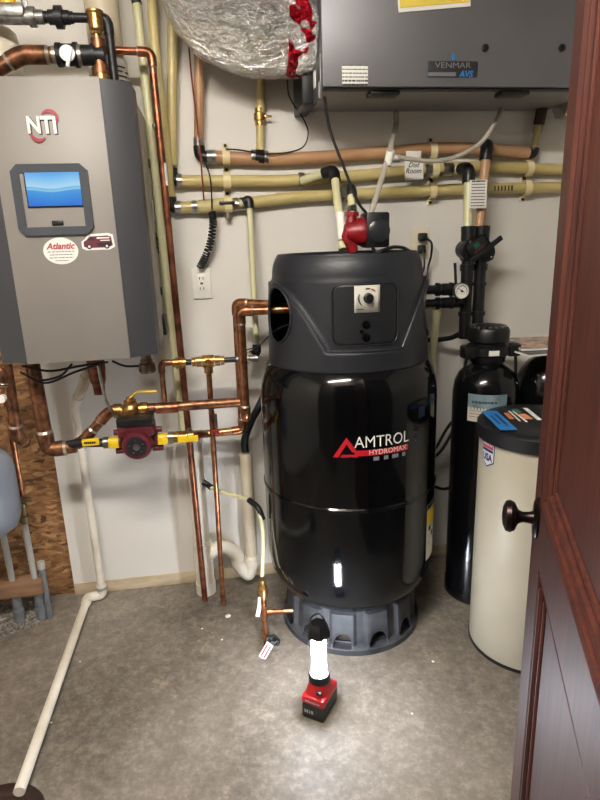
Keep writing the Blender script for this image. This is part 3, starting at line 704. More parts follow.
redfoil, nt, b, n = foil('foil_red_tape', 16)
r = nt.nodes.new('ShaderNodeValToRGB'); e = r.color_ramp.elements; e[0].position = .53; e[0].color = (.7,.7,.7,1); e[1].position = .56; e[1].color = s2l((170,26,40))+(1,)
n2 = nt.nodes.new('ShaderNodeTexNoise'); n2.inputs['Scale'].default_value = 13; tc = nt.nodes.new('ShaderNodeTexCoord'); nt.links.new(tc.outputs['Object'], n2.inputs['Vector'])
nt.links.new(n2.outputs['Fac'], r.inputs['Fac']); nt.links.new(r.outputs['Color'], b.inputs['Base Color'])
from mathutils import noise as mn
def crumple(bm, amp, s):
    bm.normal_update()
    for v in bm.verts:
        n = mn.noise(v.co*s)+.5*mn.noise(v.co*s*2.7+V(9,1,3)); v.co += v.normal*n*amp
yd = -.20
dk = thing('foil_duct', 'large crumpled silver foil insulated duct entering the ventilation unit', 'duct', P(265,80,yd))
pp = smooth([V(ex0-.012, yd, 2.205), V(ex0-.12, yd, 2.205), P(262,22,yd), P(225,8,yd), P(203,-25,yd), P(196,-80,yd), V(P(196,-80,yd).x-.01, yd, H)], 14)
bm = tube(B(), pp, [.165 for i in range(len(pp))], 48); crumple(bm, .012, 9); obj('foil_jacket', bm, foilm, dk, 60)
pr = [V(ex0-.10+.0155*i, yd, 2.205) for i in range(7)]
bm = tube(B(), pr, [.168,.171,.170,.168,.168,.166,.16], 48); crumple(bm, .010, 14); obj('tape_collar', bm, redfoil, dk, 60, label='silver and red taped collar')
t = thing('foil_duct', 'scrap end of silver foil duct below the right end of the ventilation unit', 'duct', P(566,108,-.12))
bm = tube(B(), smooth([P(559,97,-.1), P(575,96,-.1), P(600,92,-.1)]), [.02]+[.075]*15+[.075], 24); crumple(bm, .012, 16); obj('foil_jacket', bm, foilm, t, 60)
# condensate hoses
clear = mat('clear_tube', (190,182,170), .2, 0, alpha=.8)
t = thing('condensate_hose', 'clear plastic hose with white wye hanging from the ventilation unit', 'hose', P(389,157,-.16))
q_ = F(396,108,ez0); ya = q_.y
obj('hose', tube(B(), smooth([V(q_.x, ya, ez0-.01), P(396,125,ya+.03), P(391,146,-.22), P(388,158,-.22), P(371,214,-.30)]), .0105, 10), clear, t)
bm = B(); tube(bm, [P(391,150,-.22), P(387,166,-.225)], .015); tube(bm, [P(389,158,-.22), P(399,158,-.20)], .012); obj('wye', bm, white, t)
q2 = F(502,106,ez0)
obj('branch_hose', tube(B(), smooth([P(395,157,-.21), P(430,161,-.20), P(455,157,-.20), P(478,145,-.20), P(492,128,-.2), V(q2.x, q2.y, ez0-.01)]), .0085, 10), clear, t)
obj('power_cord', tube(B(), smooth([V(ex0+.01, -.34, ez0-.02), P(330,130,-.32), P(343,165,-.33), P(357,200,-.34), P(367,214,-.34)]), .005, 8), blackr, ev)
# ------------------------------------------------------------------ TANK
def shellout(o, t=.004):                        # thickness grows inwards from the outer face
    me = o.data; c = V(.47, -.341, 0)-WL[o.name]
    q = sum((p.normal.x*(p.center.x-c.x)+p.normal.y*(p.center.y-c.y)) for p in me.polygons)
    if q < 0: me.flip_normals()
    md = o.modifiers.new('thick', 'SOLIDIFY'); md.thickness = t; md.offset = -1
TX, TY = .47, -.341
def cyp(ang, z, r): t = math.radians(ang); return V(TX+r*math.sin(t), TY-r*math.cos(t), z)
tk = thing('water_heater_tank', 'big glossy black indirect water tank with dark hood and red logo', 'tank', (TX, TY, 0))
def lathe(prof, seg=96):
    bm = B(); rings = [[bm.verts.new(V(TX+r*math.cos(2*PI*k/seg), TY+r*math.sin(2*PI*k/seg), z)) for k in range(seg)] for z, r in prof]
    for a, b in zip(rings, rings[1:]):
        for k in range(seg): bm.faces.new((a[k], a[(k+1)%seg], b[(k+1)%seg], b[k]))
    bm.faces.new(rings[0][::-1]); bm.faces.new(rings[-1]); return bm
R0 = .3275
prof = [(.150,.05), (.152,.20), (.165,.245), (.19,.275), (.225,.30), (.27,.318), (.33,R0-.001), (.45,R0), (.606,R0), (.611,R0+.004), (.617,R0+.004), (.622,R0), (.80,R0), (.93,R0), (.965,R0-.001), (.995,R0-.004), (1.02,R0-.009), (1.045,R0-.017), (1.068,R0-.029), (1.088,R0-.046), (1.11,R0-.08), (1.14,.15), (1.15,.02)]
obj('body', lathe(prof), gloss_black, tk)
# base skirt
def skirt():
    bm = B(); seg = 240; zs = [.0,.012,.022,.028,.034,.042,.05,.058,.066,.075,.085,.10,.12,.145,.158,.163,.175,.20]
    rings = []
    for z in zs:
        ring_ = []
        for k in range(seg):
            th = 360*k/seg; ph = ((th-11+15) % 30)-15
            ed = min(1, max(0, (11.5-abs(ph))/2.2))
            if z <= .022: r = .279
            elif z <= .028: r = .272
            else: r = .252 - (z-.03)*.07 + .014*ed*(1 if z < .16 else 0)
            ring_.append(bm.verts.new(cyp(th, z, r)))
        rings.append(ring_)
    for j in range(len(zs)-1):
        for k in range(seg):
            th = 360*(k+.5)/seg; ph = ((th-11+15) % 30)-15; zc = (zs[j]+zs[j+1])/2
            if zc > .028 and (ph/7.6)**2+((zc-.03)/.05)**2 < 1: continue
            bm.faces.new((rings[j][k], rings[j][(k+1)%seg], rings[j+1][(k+1)%seg], rings[j+1][k]))
    for j in range(3, len(zs)-1):
        for k in range(seg):
            v = rings[j][k]; th = 360*k/seg; ph = ((th-11+15) % 30)-15; u, w = ph/7.6, (zs[j]-.03)/.05; q = math.hypot(u, w)
            if v.is_boundary and q > .7 and j > 4: w, u = w/q, u/q; v.co = cyp(th-ph+u*7.6, .03+w*.05, math.hypot(v.co.x-TX, v.co.y-TY))
    inner = [bm.verts.new(cyp(360*k/seg, .012, .225)) for k in range(seg)]
    inn2 = [bm.verts.new(cyp(360*k/seg, .024, .225)) for k in range(seg)]
    for k in range(seg):
        bm.faces.new((rings[0][k], rings[0][(k+1)%seg], inner[(k+1)%seg], inner[k]))
        bm.faces.new((inner[k], inner[(k+1)%seg], inn2[(k+1)%seg], inn2[k]))
    return bm
sk = obj('base', skirt(), basem, tk, 30, label='grey ribbed plastic base ring')
shellout(sk)
# hood
def hood():
    bm = B(); seg = 180; zs = [1.078+.007*i for i in range(42)]+[1.370,1.375,1.380,1.388,1.400,1.413,1.425,1.435,1.443,1.449,1.452,1.4525,1.450,1.442,1.42,1.395,1.385]
    def rad(a, z):
        if z <= 1.366: r = .284-(z-1.078)*.035
        elif z <= 1.38: r = .274-.003*(z-1.366)/.014
        else:
            t = max(0, (z-1.38)/.072); r = .271-.022*t**2.4
        A = abs(a)
        t = min(1, max(0, (A-26)/50)); zz = 1.150+.212*(1-(1-t)**2.0)
        k = min(1, max(0, (zz-z)/.008+.5)) if z < 1.37 else 0
        return r-.006+.012*k
    rings = []
    for i, z in enumerate(zs):
        row = []
        for k in range(seg):
            a = -180+360*k/seg
            r = rad(a, z)
            if i >= len(zs)-6: r = (.243, .238, .232, .229, .228, .10)[i-(len(zs)-6)]
            row.append(bm.verts.new(cyp(a, z, r)))
        rings.append(row)
    E_ = (70, 1.256, 17, .094)
    for j in range(len(zs)-1):
        for k in range(seg):
            a = -180+360*(k+.5)/seg; z = (zs[j]+zs[j+1])/2
            if j < 44 and ((abs(a)-E_[0])/E_[2])**2+((z-E_[1])/E_[3])**2 < 1: continue
            bm.faces.new((rings[j][k], rings[j][(k+1)%seg], rings[j+1][(k+1)%seg], rings[j+1][k]))
    for j in range(48):
        for k in range(seg):
            v = rings[j][k]; a = -180+360*k/seg; s = 1 if a > 0 else -1
            u, w = (abs(a)-E_[0])/E_[2], (zs[j]-E_[1])/E_[3]; q = math.hypot(u, w)
            if v.is_boundary and .6 < q < 1.4 and v.link_faces:
                u, w = u/q, w/q; aa = s*(E_[0]+u*E_[2]); z = E_[1]+w*E_[3]; v.co = cyp(aa, z, rad(aa, z))
    for v in [v for v in bm.verts if not v.link_faces]: bm.verts.remove(v)
    return bm, rad, E_
bm, hrad, E_ = hood()
hd = obj('hood', bm, hoodm, tk, 50, label='matte charcoal plastic top hood')
shellout(hd)
for s in (-1, 1):
    pts = [cyp(s*(E_[0]+E_[2]*math.cos(t*PI/20)), E_[1]+E_[3]*math.sin(t*PI/20), hrad(s*(E_[0]+E_[2]*math.cos(t*PI/20)), E_[1]+E_[3]*math.sin(t*PI/20))) for t in range(41)]
    obj('opening_rim', tube(B(), pts, .005, 8, False), hoodm, hd)
ridge = []
for i in range(-75, 76):
    a = float(i); A = abs(a); t = min(1, max(0, (A-26)/50)); zz = 1.150+.212*(1-(1-t)**2.0); ridge.append(cyp(a, zz, hrad(a, zz)+.003))
obj('ridge', tube(B(), ridge, .0042, 8), hoodm, hd)
# control panel
def cmap(r): return lambda a, b: cyp(a, b, r)
bm = B(); PW, z0, z1, cr = 22.5, 1.168, 1.362, .028
def rrect(cx, cz, hw, hh, rx, rz, n=6):
    out = []
    for qx, qz, a0 in ((1,1,0), (-1,1,90), (-1,-1,180), (1,-1,270)):
        for i in range(n+1):
            t = math.radians(a0+90*i/n); out.append((cx+qx*(hw-rx)+rx*math.cos(t), cz+qz*(hh-rz)+rz*math.sin(t)))
    return out
nx, nz = 30, 20; g = []
for j in range(nz+1):
    z = z0+(z1-z0)*j/nz; dz_ = max(0, cr-min(z-z0, z1-z)); shr = (cr-math.sqrt(max(0, cr*cr-dz_*dz_)))/.27*57.3
    g.append([bm.verts.new(cyp(-PW+shr+(2*PW-2*shr)*i/nx  , z, .2765)) for i in range(nx+1)])
for j in range(nz):
    for i in range(nx): bm.faces.new((g[j][i], g[j][i+1], g[j+1][i+1], g[j+1][i]))
cp = obj('control_panel', bm, panelm, tk); shellout(cp)
bm = B(); o2 = []
for qx, qz, a0 in ((1,1,0), (-1,1,90), (-1,-1,180), (1,-1,270)):
    for i in range(7):
        t = math.radians(a0+15*i); cd = cr/.27*57.3; o2.append(((PW+.3-cd)*qx+cd*math.cos(t), (z0+z1)/2+qz*((z1-z0)/2-cr)+cr*math.sin(t)))
o2.append(o2[0]); o3 = []
for p, q_ in zip(o2, o2[1:]):
    for i in range(5): o3.append((p[0]+(q_[0]-p[0])*i/5, p[1]+(q_[1]-p[1])*i/5))
o3.append(o2[0])
tube(bm, [cyp(a, z, .2775) for a, z in o3], .002, 6, False); obj('panel_edge', bm, hoodm, cp)
bm = B(); quad(bm, lambda a, b: cyp(a, b, .2805), -8.2, 1.273, 8.8, 1.357, 8, 2); dpl = obj('dial_plate', bm, mat('dial_plate', (190,188,176), .5), cp, label='pale square dial plate')
shellout(dpl, .003)
kc = cyp(.8, 1.318, .281); dout = (kc-V(TX,TY,1.318)).normalized()
obj('knob', turned(B(), kc, kc+dout, [(0,.016), (.006,.016), (.008,.013), (.02,.012), (.021,.004)]), blackp, cp)
DG = .27*PI/180
bm = B(); dmf = lambda a, b: cyp(.8+a/DG, 1.318+b, .2812)
strip(bm, dmf, arcpoly(0, 0, .029, .029, 150, 235, .005)); strip(bm, dmf, arcpoly(0, 0, .029, .029, 75, 110, .005)); scribble(bm, dmf, -.036, -.012, -.034, .003, 3); obj('dial_marks', bm, ink, cp)
bm = B(); strip(bm, dmf, arcpoly(0, 0, .029, .029, 40, 75, .005)); obj('dial_red_mark', bm, mat('dial_red', (180,30,36), .5), cp)
bm = B()
for z in (1.235, 1.195):
    q_ = cyp(-.5, z, .278); d_o = (q_-V(TX,TY,z)).normalized(); turned(bm, q_, q_+d_o, [(0,.013), (.003,.013), (.004,.009), (.0045,.001)], 18)
q_ = cyp(-3.6, 1.213, .278); d_o = (q_-V(TX,TY,1.213)).normalized(); turned(bm, q_, q_+d_o, [(0,.006), (.003,.006), (.0035,.001)], 14)
islands('knockout', bm, gloss_black, cp)
bm = B()
for a_, z in ((-20,1.24), (-14,1.175), (-14,1.305), (15,1.31), (20,1.25)):
    q_ = cyp(a_, z, .278); d_o = (q_-V(TX,TY,z)).normalized(); turned(bm, q_, q_+d_o, [(0,.003), (.0015,.003), (.002,.001)], 8)
obj('panel_screws', bm, ink, cp)
# logo
LR = R0+.0012; lm = lambda a0, z0: (lambda a, b: cyp(a0+a/R0*57.3, z0+b, LR))
lw = mat('logo_white', (228,226,222), .4); lr = mat('logo_red', (190,24,40), .4)
lg = obj('logo_lettering', txt('AMTROL', .056, lm(7.6, .858), bold=0, sx=.88), lw, tk, label='white AMTROL lettering')
tri = lm(-14.6, .838)
bm = B(); poly(bm, tri, [(-.042,-.030), (-.024,-.030), (.004,.016), (.004,.040)]); poly(bm, tri, [(.004,.040), (.004,.016), (.022,-.012), (.040,-.012)][:4]); poly(bm, tri, [(-.018,-.030), (.042,-.030), (.036,-.020), (-.012,-.020)])
def bandq(bm, f, x0, x1, y0, y1, sh=0, n=14):
    for i in range(n):
        xa, xb = x0+(x1-x0)*i/n, x0+(x1-x0)*(i+1)/n
        poly(bm, f, [(xa, y0), (xb, y0), (xb, y1), (xa, y1)])
bandq(bm, tri, .030, .222, -.026, -.006)
obj('logo_triangle', bm, lr, lg)
LR2 = R0+.002
obj('logo_tagline', txt('HYDROMAX', .0245, lambda a,b: cyp(10.8+a/R0*57.3, .8225+b, LR2), bold=0, sx=1.0), lw, lg)
bm = B()
for i, w in enumerate((.010,.008,.012,.007)): quad(bm, lm(3.2+i*6.0, .800), -w, -.007, w, .007)
obj('logo_icons', bm, mat('icon_grey', (120,122,130), .5), lg)
# data label on the right side
bm = B(); quad(bm, lambda a, b: cyp(a, b, R0+.0008), 46, .335, 62, .56, 6, 1); dlb = obj('data_label', bm, mat('label_cream', (216,212,200), .5), tk, label='white data label with yellow heading')
bm = B(); quad(bm, lambda a, b: cyp(a, b, R0+.0016), 46, .48, 62, .535, 6, 1); obj('label_heading', bm, yellow, dlb)
bm = B(); quad(bm, lambda a, b: cyp(a, b, R0+.0016), 46, .54, 62, .56, 6, 1); quad(bm, lambda a, b: cyp(a, b, R0+.0016), 49, .45, 53, .47); quad(bm, lambda a, b: cyp(a, b, R0+.0016), 54, .42, 58, .44); quad(bm, lambda a, b: cyp(a, b, R0+.0016), 49, .40, 60, .405); obj('label_print', bm, ink, dlb)
# small square sticker right of the logo
bm = B(); quad(bm, lm(36, .93), -.018, -.02, .018, .02, 2, 1); obj('square_sticker', bm, mat('sticker_navy', (24,32,52), .3), tk)
# wires inside the left opening
tag(obj('control_wire', tube(B(), smooth([P(246,350,-.15), P(258,346,-.2), P(270,335,-.32), P(282,327,-.36), P(300,322,-.34)]), .0028, 6), blackr), 'thin wire running into the left opening of the tank hood', 'wire')
# ------------------------------------------------------------------ PUMP ON TANK
pt = thing('circulator_pump', 'red circulator pump with square black motor sitting on the tank hood', 'pump', P(353,250,-.36))
Yp = -.36
pc = P(353,232,Yp); bm = B()
turned(bm, pc-X1*.028, pc+X1, [(0,.028), (.01,.034), (.04,.044), (.055,.048), (.064,.048)], 28)
tube(bm, [P(352,214,Yp), P(351,224,Yp), P(348,236,Yp), P(352,247,Yp), P(353,252,Yp)], [.017,.019,.024,.02,.018], 16)
tube(bm, [P(352,212,Yp), P(352,216,Yp)], .024, 6)
obj('volute', bm, red, pt)
a, b = P(363,213,Yp), P(386,247,Yp); bm = B(); box(bm, (a+b)/2+V(0,0,0), (b.x-a.x, .095, a.z-b.z), .008); mo = obj('motor', bm, blackp, pt)
q_ = P(379,231,Yp-.05); obj('motor_cap', turned(B(), q_+Y1*.004, q_-Y1, [(0,.038), (.008,.038), (.012,.03), (.014,.005)]), mat('cap_black', (40,42,46), .25), mo)
obj('pump_cord', tube(B(), smooth([P(372,246,Yp-.02), P(376,252,Yp-.05), P(384,250,Yp-.05), P(395,247,Yp), P(408,250,Yp+.1), P(420,262,-.05)]), .006, 8), blackr, pt)
t = thing('pex_pipe', 'short pale pipe with metal rings rising from the red pump to a black elbow', 'pipe', P(352,214,Yp))
obj('pipe', tube(B(), [P(352,214,Yp), P(351,190,-.30)], .013), pexg, t)
elbow_black(t, [P(352,196,-.31), P(351,189,-.30), P(338,194,yb-.03)], .019)
bm = B(); tube(bm, [P(352,196,-.31), P(352,200,-.32)], .017); tube(bm, [P(352,208,-.34), P(352,214,Yp)], .017); islands('crimp_ring', bm, steel, t)
# ------------------------------------------------------------------ COPPER LOOPS
Yl = -.24
def cz_(px, py): return P(px, py, Yl)
e1, e2 = cz_(233,303), cz_(239,311)
xa = P(237,420,Yl+.05)
back = [V(.30,-.30,P(270,306,-.28).z), V(e1.x, Yl+.05, P(233,303,Yl+.05).z), V(P(241,403,Yl+.05).x, Yl+.05, P(243,430,Yl+.05).z), P(205,434,Yl+.05), P(176,435,Yl+.05)]
back[1].x = P(236,303,Yl+.05).x
run('copper_tank_pipe', 'rear copper pipe of the pair rising into the tank hood', 'pipe', back, .0155, copper_bright, .03, 1.18, ring=solder)
fz = P(262,310,Yl-.03).z
front = [V(.29,-.335,P(275,309,-.3).z), V(P(240,311,Yl-.04).x, Yl-.04, P(240,311,Yl-.04).z), V(P(246,418,Yl-.04).x, Yl-.04, P(246,418,Yl-.04).z), V(P(246,418,Yl-.04).x-.002, Yl+.06, P(246,418,Yl-.04).z)]
run('copper_tank_pipe', 'front copper pipe of the pair dropping from the tank hood', 'pipe', front, .0165, copper_bright, .03, 1.18, ring=solder)
# supply from the boiler: down leg, elbow, dip, ball valve line
Ys = -.28
sup = [V(P(34,368,Ys).x, Ys, 1.15), P(46,452,Ys), P(70,448,Ys), P(106,410,Ys), P(130,410,Ys), P(176,406,Ys), P(240,402,Yl-.03)]
def leg(name, label, pts, rr_, m): return run(name, label, 'pipe', pts, rr_, m, rr_*1.8, 1.15, ring=solder)
leg('copper_boiler_pipe', 'thick copper pipe dropping from the left underside of the boiler to an elbow', [V(P(33,370,Ys).x, Ys, 1.15), P(48,450,Ys), P(76,446,Ys)], .025, copper_old)
cb = leg('copper_boiler_pipe', 'copper pipe with ball valve rising to the right and running level below the boiler', [P(72,447,Ys), P(84,440,Ys), P(109,411,Ys), P(240,402,Yl-.03)], .0185, copper_old)
q_ = P(131,410,Ys); dx_ = (P(240,402,Yl-.03)-P(109,411,Ys)).normalized()
bm = bands(B(), q_-dx_*.06, dx_, [(0,.025,.027), (.025,.012,.022), (.085,.012,.022), (.095,.025,.027)]); sph(bm, q_, .036); bands(bm, q_, V(0,-.2,-1), [(0,.055,.016), (.045,.014,.022)]); bands(bm, q_, Z1, [(.02,.018,.022), (.03,.018,.014)]); bands(bm, q_, V(-.5,-.6,-.4), [(.02,.025,.014)])
bvv = obj('ball_valve', bm, brass, cb)
obj('valve_lever', tube(B(), [q_+V(0,0,.045), q_+V(.03,-.01,.07), q_+V(.10,-.015,.068)], .0045, 8), yellow, bvv)
tg_ = P(163,408,Ys); bm = B(); bands(bm, P(156,408.5,Ys), dx_, [(0,.08,.0205)]); obj('tee', bm, copper, cb)
# pump circuit
Yq = -.30
zq = P(140,436,Yq).z
pmp = thing('circulator_pump', 'maroon circulator pump with dark face between yellow flanges under the boiler', 'pump', P(138,455,Yq))
pc = V(P(139,440,Yq).x, Yq, P(139,440,Yq).z)
bm = B(); bands(bm, pc-X1*.07, X1, [(0,.012,.026), (.012,.02,.018), (.11,.02,.018), (.128,.012,.026)])
tube(bm, [pc-X1*.06, pc-X1*.03, pc+X1*.03, pc+X1*.06], [.02,.04,.04,.02], 20)
turned(bm, pc+Y1*.03, pc-Y1, [(0,.04), (.03,.052), (.09,.054), (.1,.048), (.105,.03)], 28)
box(bm, pc+V(0,-.02,.055), (.13,.08,.05), .01)
for s in (-1, 1):
    for z in (1, -1): bands(bm, pc+V(s*.066-.02,0,z*.036), X1, [(0,.04,.011)])
obj('pump_body', bm, pumpred, pmp)
obj('terminal_box', box(B(), pc+V(0,-.025,.088), (.125,.085,.03), .004), blackp, pmp)
fc = pc-Y1*.072; obj('nameplate', turned(B(), fc, fc-Y1, [(0,.036), (.005,.036), (.006,.03), (.0065,.001)]), mat('pump_face', (44,42,48), .35, .3), pmp)
bm = B(); turned(bm, fc-Y1*.006, fc-Y1*2, [(0,.013), (.003,.013), (.004,.001)], 16)
for k in range(5): t_ = 2*PI*k/5+.4; box(bm, fc+V(.024*math.cos(t_), -.007, .024*math.sin(t_)), (.008,.001,.004))
obj('nameplate_marks', bm, steel, pmp)
for s, nm in ((-1, 'left'), (1, 'right')):
    q_ = pc+X1*s*.088; bm = B(); bands(bm, q_-X1*.02, X1, [(0,.04,.019)]); box(bm, q_+V(0,-.02,-.004), (.038,.012,.026), .003)
    fl_ = thing('isolation_flange', 'yellow valve flange on the %s side of the maroon pump' % nm, 'valve', q_-Z1*.02); obj('valve_body', bm, yellow, fl_)
    bm = B(); bands(bm, q_+X1*(s*.029-.01), X1, [(0,.02,.022)]); obj('union_nut', bm, steel, fl_)
lp = thing('pump_supply_pipe', 'dark pipe with yellow tape and black sleeve left of the maroon pump', 'pipe', P(82,446,Yq))
obj('pipe', tube(B(), [P(60,447,Yq+.03), P(78,443,Yq), pc-X1*.125], .016), blackf, lp)
bm = B(); a, b = P(82,442,Yq-.02), P(99,439,Yq-.02); box(bm, (a+b)/2-Z1*.006, ((b-a).length, .012, .026), .003, Matrix.Rotation(-.03,3,'Y')); yt = obj('yellow_tag', bm, yellow, lp)
bm = B(); mp_ = flat((a+b)/2+V(0,-.0075,-.006), X1, Z1); scribble(bm, mp_, -.022, .02, 0, .008, 5); obj('print', bm, ink, yt)
rp = thing('pump_return_valve', 'brass and steel valve with yellow lever right of the maroon pump', 'valve', P(180,440,Yq))
q_ = pc+X1*.125; bm = bands(B(), q_, X1, [(0,.02,.02), (.022,.03,.017), (.055,.02,.022)]); obj('valve_body', bm, brass, rp)
bm = B(); box(bm, q_+V(.055,-.026,-.002), (.075,.008,.024), .002); obj('valve_lever', bm, yellow, rp)
obj('stem', bands(B(), q_+V(.06,0,.0), Z1, [(0,.03,.008)]), steel, rp)
run('copper_return_pipe', 'copper stub joining the pump valve to the lower rear copper elbow', 'pipe', [q_+X1*.072, q_+V(.10,.02,-.002), P(205,434,Yl+.05)], .0155, copper, corners=[])
# small drain under return
t = thing('drain_cock', 'small red handled drain cock below the lower copper pipe', 'valve', P(216,436,Yl+.05))
q_ = P(216,424,Yl); bm = bands(B(), q_-Z1*.03, Z1, [(0,.07,.006)]); obj('stem', bm, steel, t)
obj('handle', box(B(), P(216,432,Yl-.01), (.02,.012,.02), .003), red, t)
# mixing valve line under boiler on the right
Ym = -.22
zm = P(210,361,Ym).z
mv = thing('mixing_valve', 'brass mixing valve between the two copper drops, left of the tank', 'valve', P(207,370,Ym))
m0 = V(P(208,361,Ym).x, Ym, zm); bm = bands(B(), m0-X1*.06, X1, [(0,.014,.017), (.016,.02,.02), (.038,.045,.024), (.085,.02,.02), (.107,.014,.017)]); bands(bm, m0, -Z1, [(0,.045,.017)]); bands(bm, m0, -Y1, [(0,.03,.012)])
obj('valve_body', bm, brass, mv)
lf = thing('copper_feed_pipe', 'thin copper pipe from the main line up and right into the brass mixing valve', 'pipe', P(163,403,Ym))
pts = [P(165,404,Ys+.02), V(P(161,362,Ym).x, Ym, zm+.004), V(m0.x-.075, Ym, zm)]
obj('pipe', tube(B(), fillet(pts, .03), .0095), copper_old, lf)
obj('elbow', tube(B(), fillet([pts[1]-Z1*.035, pts[1], pts[1]+X1*.035], .02), .0125), copper_old, lf)
q_ = V(P(179,361,Ym).x, Ym, zm); bm = bands(B(), q_-X1*.025, X1, [(0,.05,.016), (.012,.024,.021)]); obj('coupling', bm, brass, lf)
obj('sleeve', tube(B(), [m0-X1*.095, m0-X1*.062], .0115), blackp, lf)
rf = thing('mixing_outlet_pipe', 'short black and steel fittings right of the brass mixing valve', 'pipe', m0+X1*.1)
bm = tube(B(), [m0+X1*.06, m0+X1*.105], .0105); obj('sleeve', bm, blackp, rf)
bm = bands(B(), m0+X1*.105, X1, [(0,.018,.014), (.02,.03,.018), (.052,.03,.013)]); obj('union', bm, steel, rf)
obj('gauge_tag', box(B(), m0+V(.135,-.015,-.045), (.02,.01,.075), .003), mat('tag_pale', (196,190,160), .6), rf)
d2 = run('copper_discharge_pipe', 'shorter copper pipe dropping from the mixing valve, right of the long one', 'pipe', [m0-Z1*.04, V(P(223,600,Ym).x, Ym, .02)], .0105, copper_bright, corners=[])
# ------------------------------------------------------------------ WIRES AND HOSES UNDER BOILER
for i, (a, lab) in enumerate((([(20,372),(45,383),(75,372),(100,364)], 'lowest sagging black cable under the boiler left side'), ([(22,366),(50,371),(80,366),(108,362)], 'black cable hugging the boiler underside'),
        ([(28,368),(38,380),(60,376),(72,364)], 'short looping black cable under the boiler left side'), ([(112,361),(125,366),(140,366)], 'short black cable at the right underside of the boiler'))):
    tag(obj('power_cable', tube(B(), smooth([P(x, y, -.33+.02*i) for x, y in a]), .0042, 8), blackr), lab, 'cable')
tag(obj('flexible_conduit', tube(B(), smooth([P(98,364,-.32), P(102,385,-.33), P(108,405,-.34), P(123,424,-.33)]), .0055, 8), steel), 'grey armoured cable from the boiler down to the maroon pump', 'cable')
tag(obj('condensate_cup', turned(B(), V(P(97,372,-.22).x, -.22, 1.15), V(P(97,372,-.22).x, -.22, 0), [(0,.032), (.08,.032), (.13,.028), (.145,.022), (.18,.020), (.182,.005)]), mat('amber_plastic', (150,84,40), .25, 0, scale=18, rgb2=(96,48,24), stretch=(1,1,3))), 'amber plastic condensate cup under the boiler', 'cup')
# condensate pvc
xv = P(75,410,-.06); xb = P(102,590,-.06)
pv = [P(86,372,-.10), P(84,384,-.10), P(74,398,-.08), V(xb.x-.004,-.06,.92), V(xb.x, -.06, .035)]
t = run('condensate_pipe', 'thin white plastic drain pipe down the white board left, continuing along the floor', 'pipe', [P(87,370,-.12), P(83,386,-.11), P(75,404,-.06), V(xb.x, -.06, .026), V(P(86,598,-.10).x, -.07, .026), V(-.642,-1.01,.026)], .0165, pvc, .03, 1.28, group=None)
obj('pipe_strap', bands(B(), V(xb.x, -.06, .055), Z1, [(0,.012,.024)]), MATS['galvanised'], t)
# floor drain bottom-left
fd = thing('floor_drain', 'dark brown round sump rim on the floor at the bottom left corner', 'drain', (-.68,-1.07,0))
obj('rim', turned(B(), V(-.69,-1.09,0), V(-.69,-1.09,1), [(0,.135), (.006,.135), (.01,.12), (.009,.10), (.004,.095), (.003,.001)], 40), mat('sump_brown', (58,36,28), .45, scale=18, rgb2=(34,22,18)), fd)
# ------------------------------------------------------------------ DRAIN STACK
xs = P(205,560,-.10).x; xs0 = -.127
ds_ = thing('drain_stack', 'white plastic drain standpipe with trap behind the copper discharge pipes', 'pipe', (xs0, -.085, 0))
obj('pipe', cyl(B(), V(xs0,-.085,.02), V(xs0,-.085,.715), .033), pvc, ds_)
bm = bands(B(), V(xs0,-.085,0), Z1, [(.0,.05,.044), (.05,.09,.040), (.14,.10,.040), (.24,.015,.036)]); obj('coupling', bm, pvc, ds_)
bm = bands(B(), V(xs0,-.085,.62), Z1, [(0,.012,.034), (.05,.012,.034), (.09,.012,.034)]); obj('cap', bm, pvc, ds_); bm = B(); tube(bm, smooth([V(xs0-.035,-.085,.70), V(xs0-.02,-.09,.735), V(xs0+.02,-.09,.735), V(xs0+.032,-.085,.70)]), .010, 8); obj('cap_strap', bm, pvc, ds_)
trx = P(252,560,-.085).x
tr = [V(xs0,-.085,.165), V(xs0+.055,-.085,.205), V(xs0+.10,-.085,.21), V(xs0+.145,-.085,.16), V(xs0+.15,-.085,.12), V(xs0+.185,-.085,.068), V(trx-.015,-.085,.072), V(trx,-.085,.12), V(trx,-.085,.16)]
obj('trap', tube(B(), smooth(tr), .029, 20), pvc, ds_)
obj('collar', bands(B(), V(trx,-.085,.11), Z1, [(0,.03,.033)]), pvc, ds_)
dv = thing('drain_riser', 'cream plastic drain pipe standing beside the tank, black hose in its top', 'pipe', (trx,-.085,.13))
obj('pipe', cyl(B(), V(trx,-.085,.14), V(trx,-.085,.64), .027), pvcd, dv)
obj('hose', tube(B(), smooth([V(trx,-.085,.62), V(trx,-.09,.70), V(trx+.03,-.10,.78), V(trx+.06,-.12,.84), V(trx+.10,-.09,.9)]), .016, 12), blackr, dv)
bm = bands(B(), V(trx,-.085,.635), Z1, [(0,.012,.020)]); obj('hose_clamp', bm, steel, dv)
# relief tube
q0 = P(207,484,-.12)
vtx = F(262,578,.0)
hs = thing('drain_hose', 'pale plastic tube curving from the standpipe down to the tank drain valve', 'hose', P(262,575,-.40))
hp = smooth([P(206,484,-.125), P(214,489,-.16), P(236,496,-.24), P(250,501,-.30), P(260,515,-.36), P(263,540,-.385), P(262,576,-.40)], 8)
obj('hose', tube(B(), hp, .0085, 10), pexg, hs)
obj('insert', tube(B(), smooth([P(203,482,-.12), P(208,485,-.13), P(212,488,-.15)]), [.013]*16+[.009], 10), blackp, hs)
obj('sleeve', tube(B(), smooth([P(249,500,-.295), P(258,508,-.345), P(263,520,-.365)]), .0115, 10), blackp, hs)
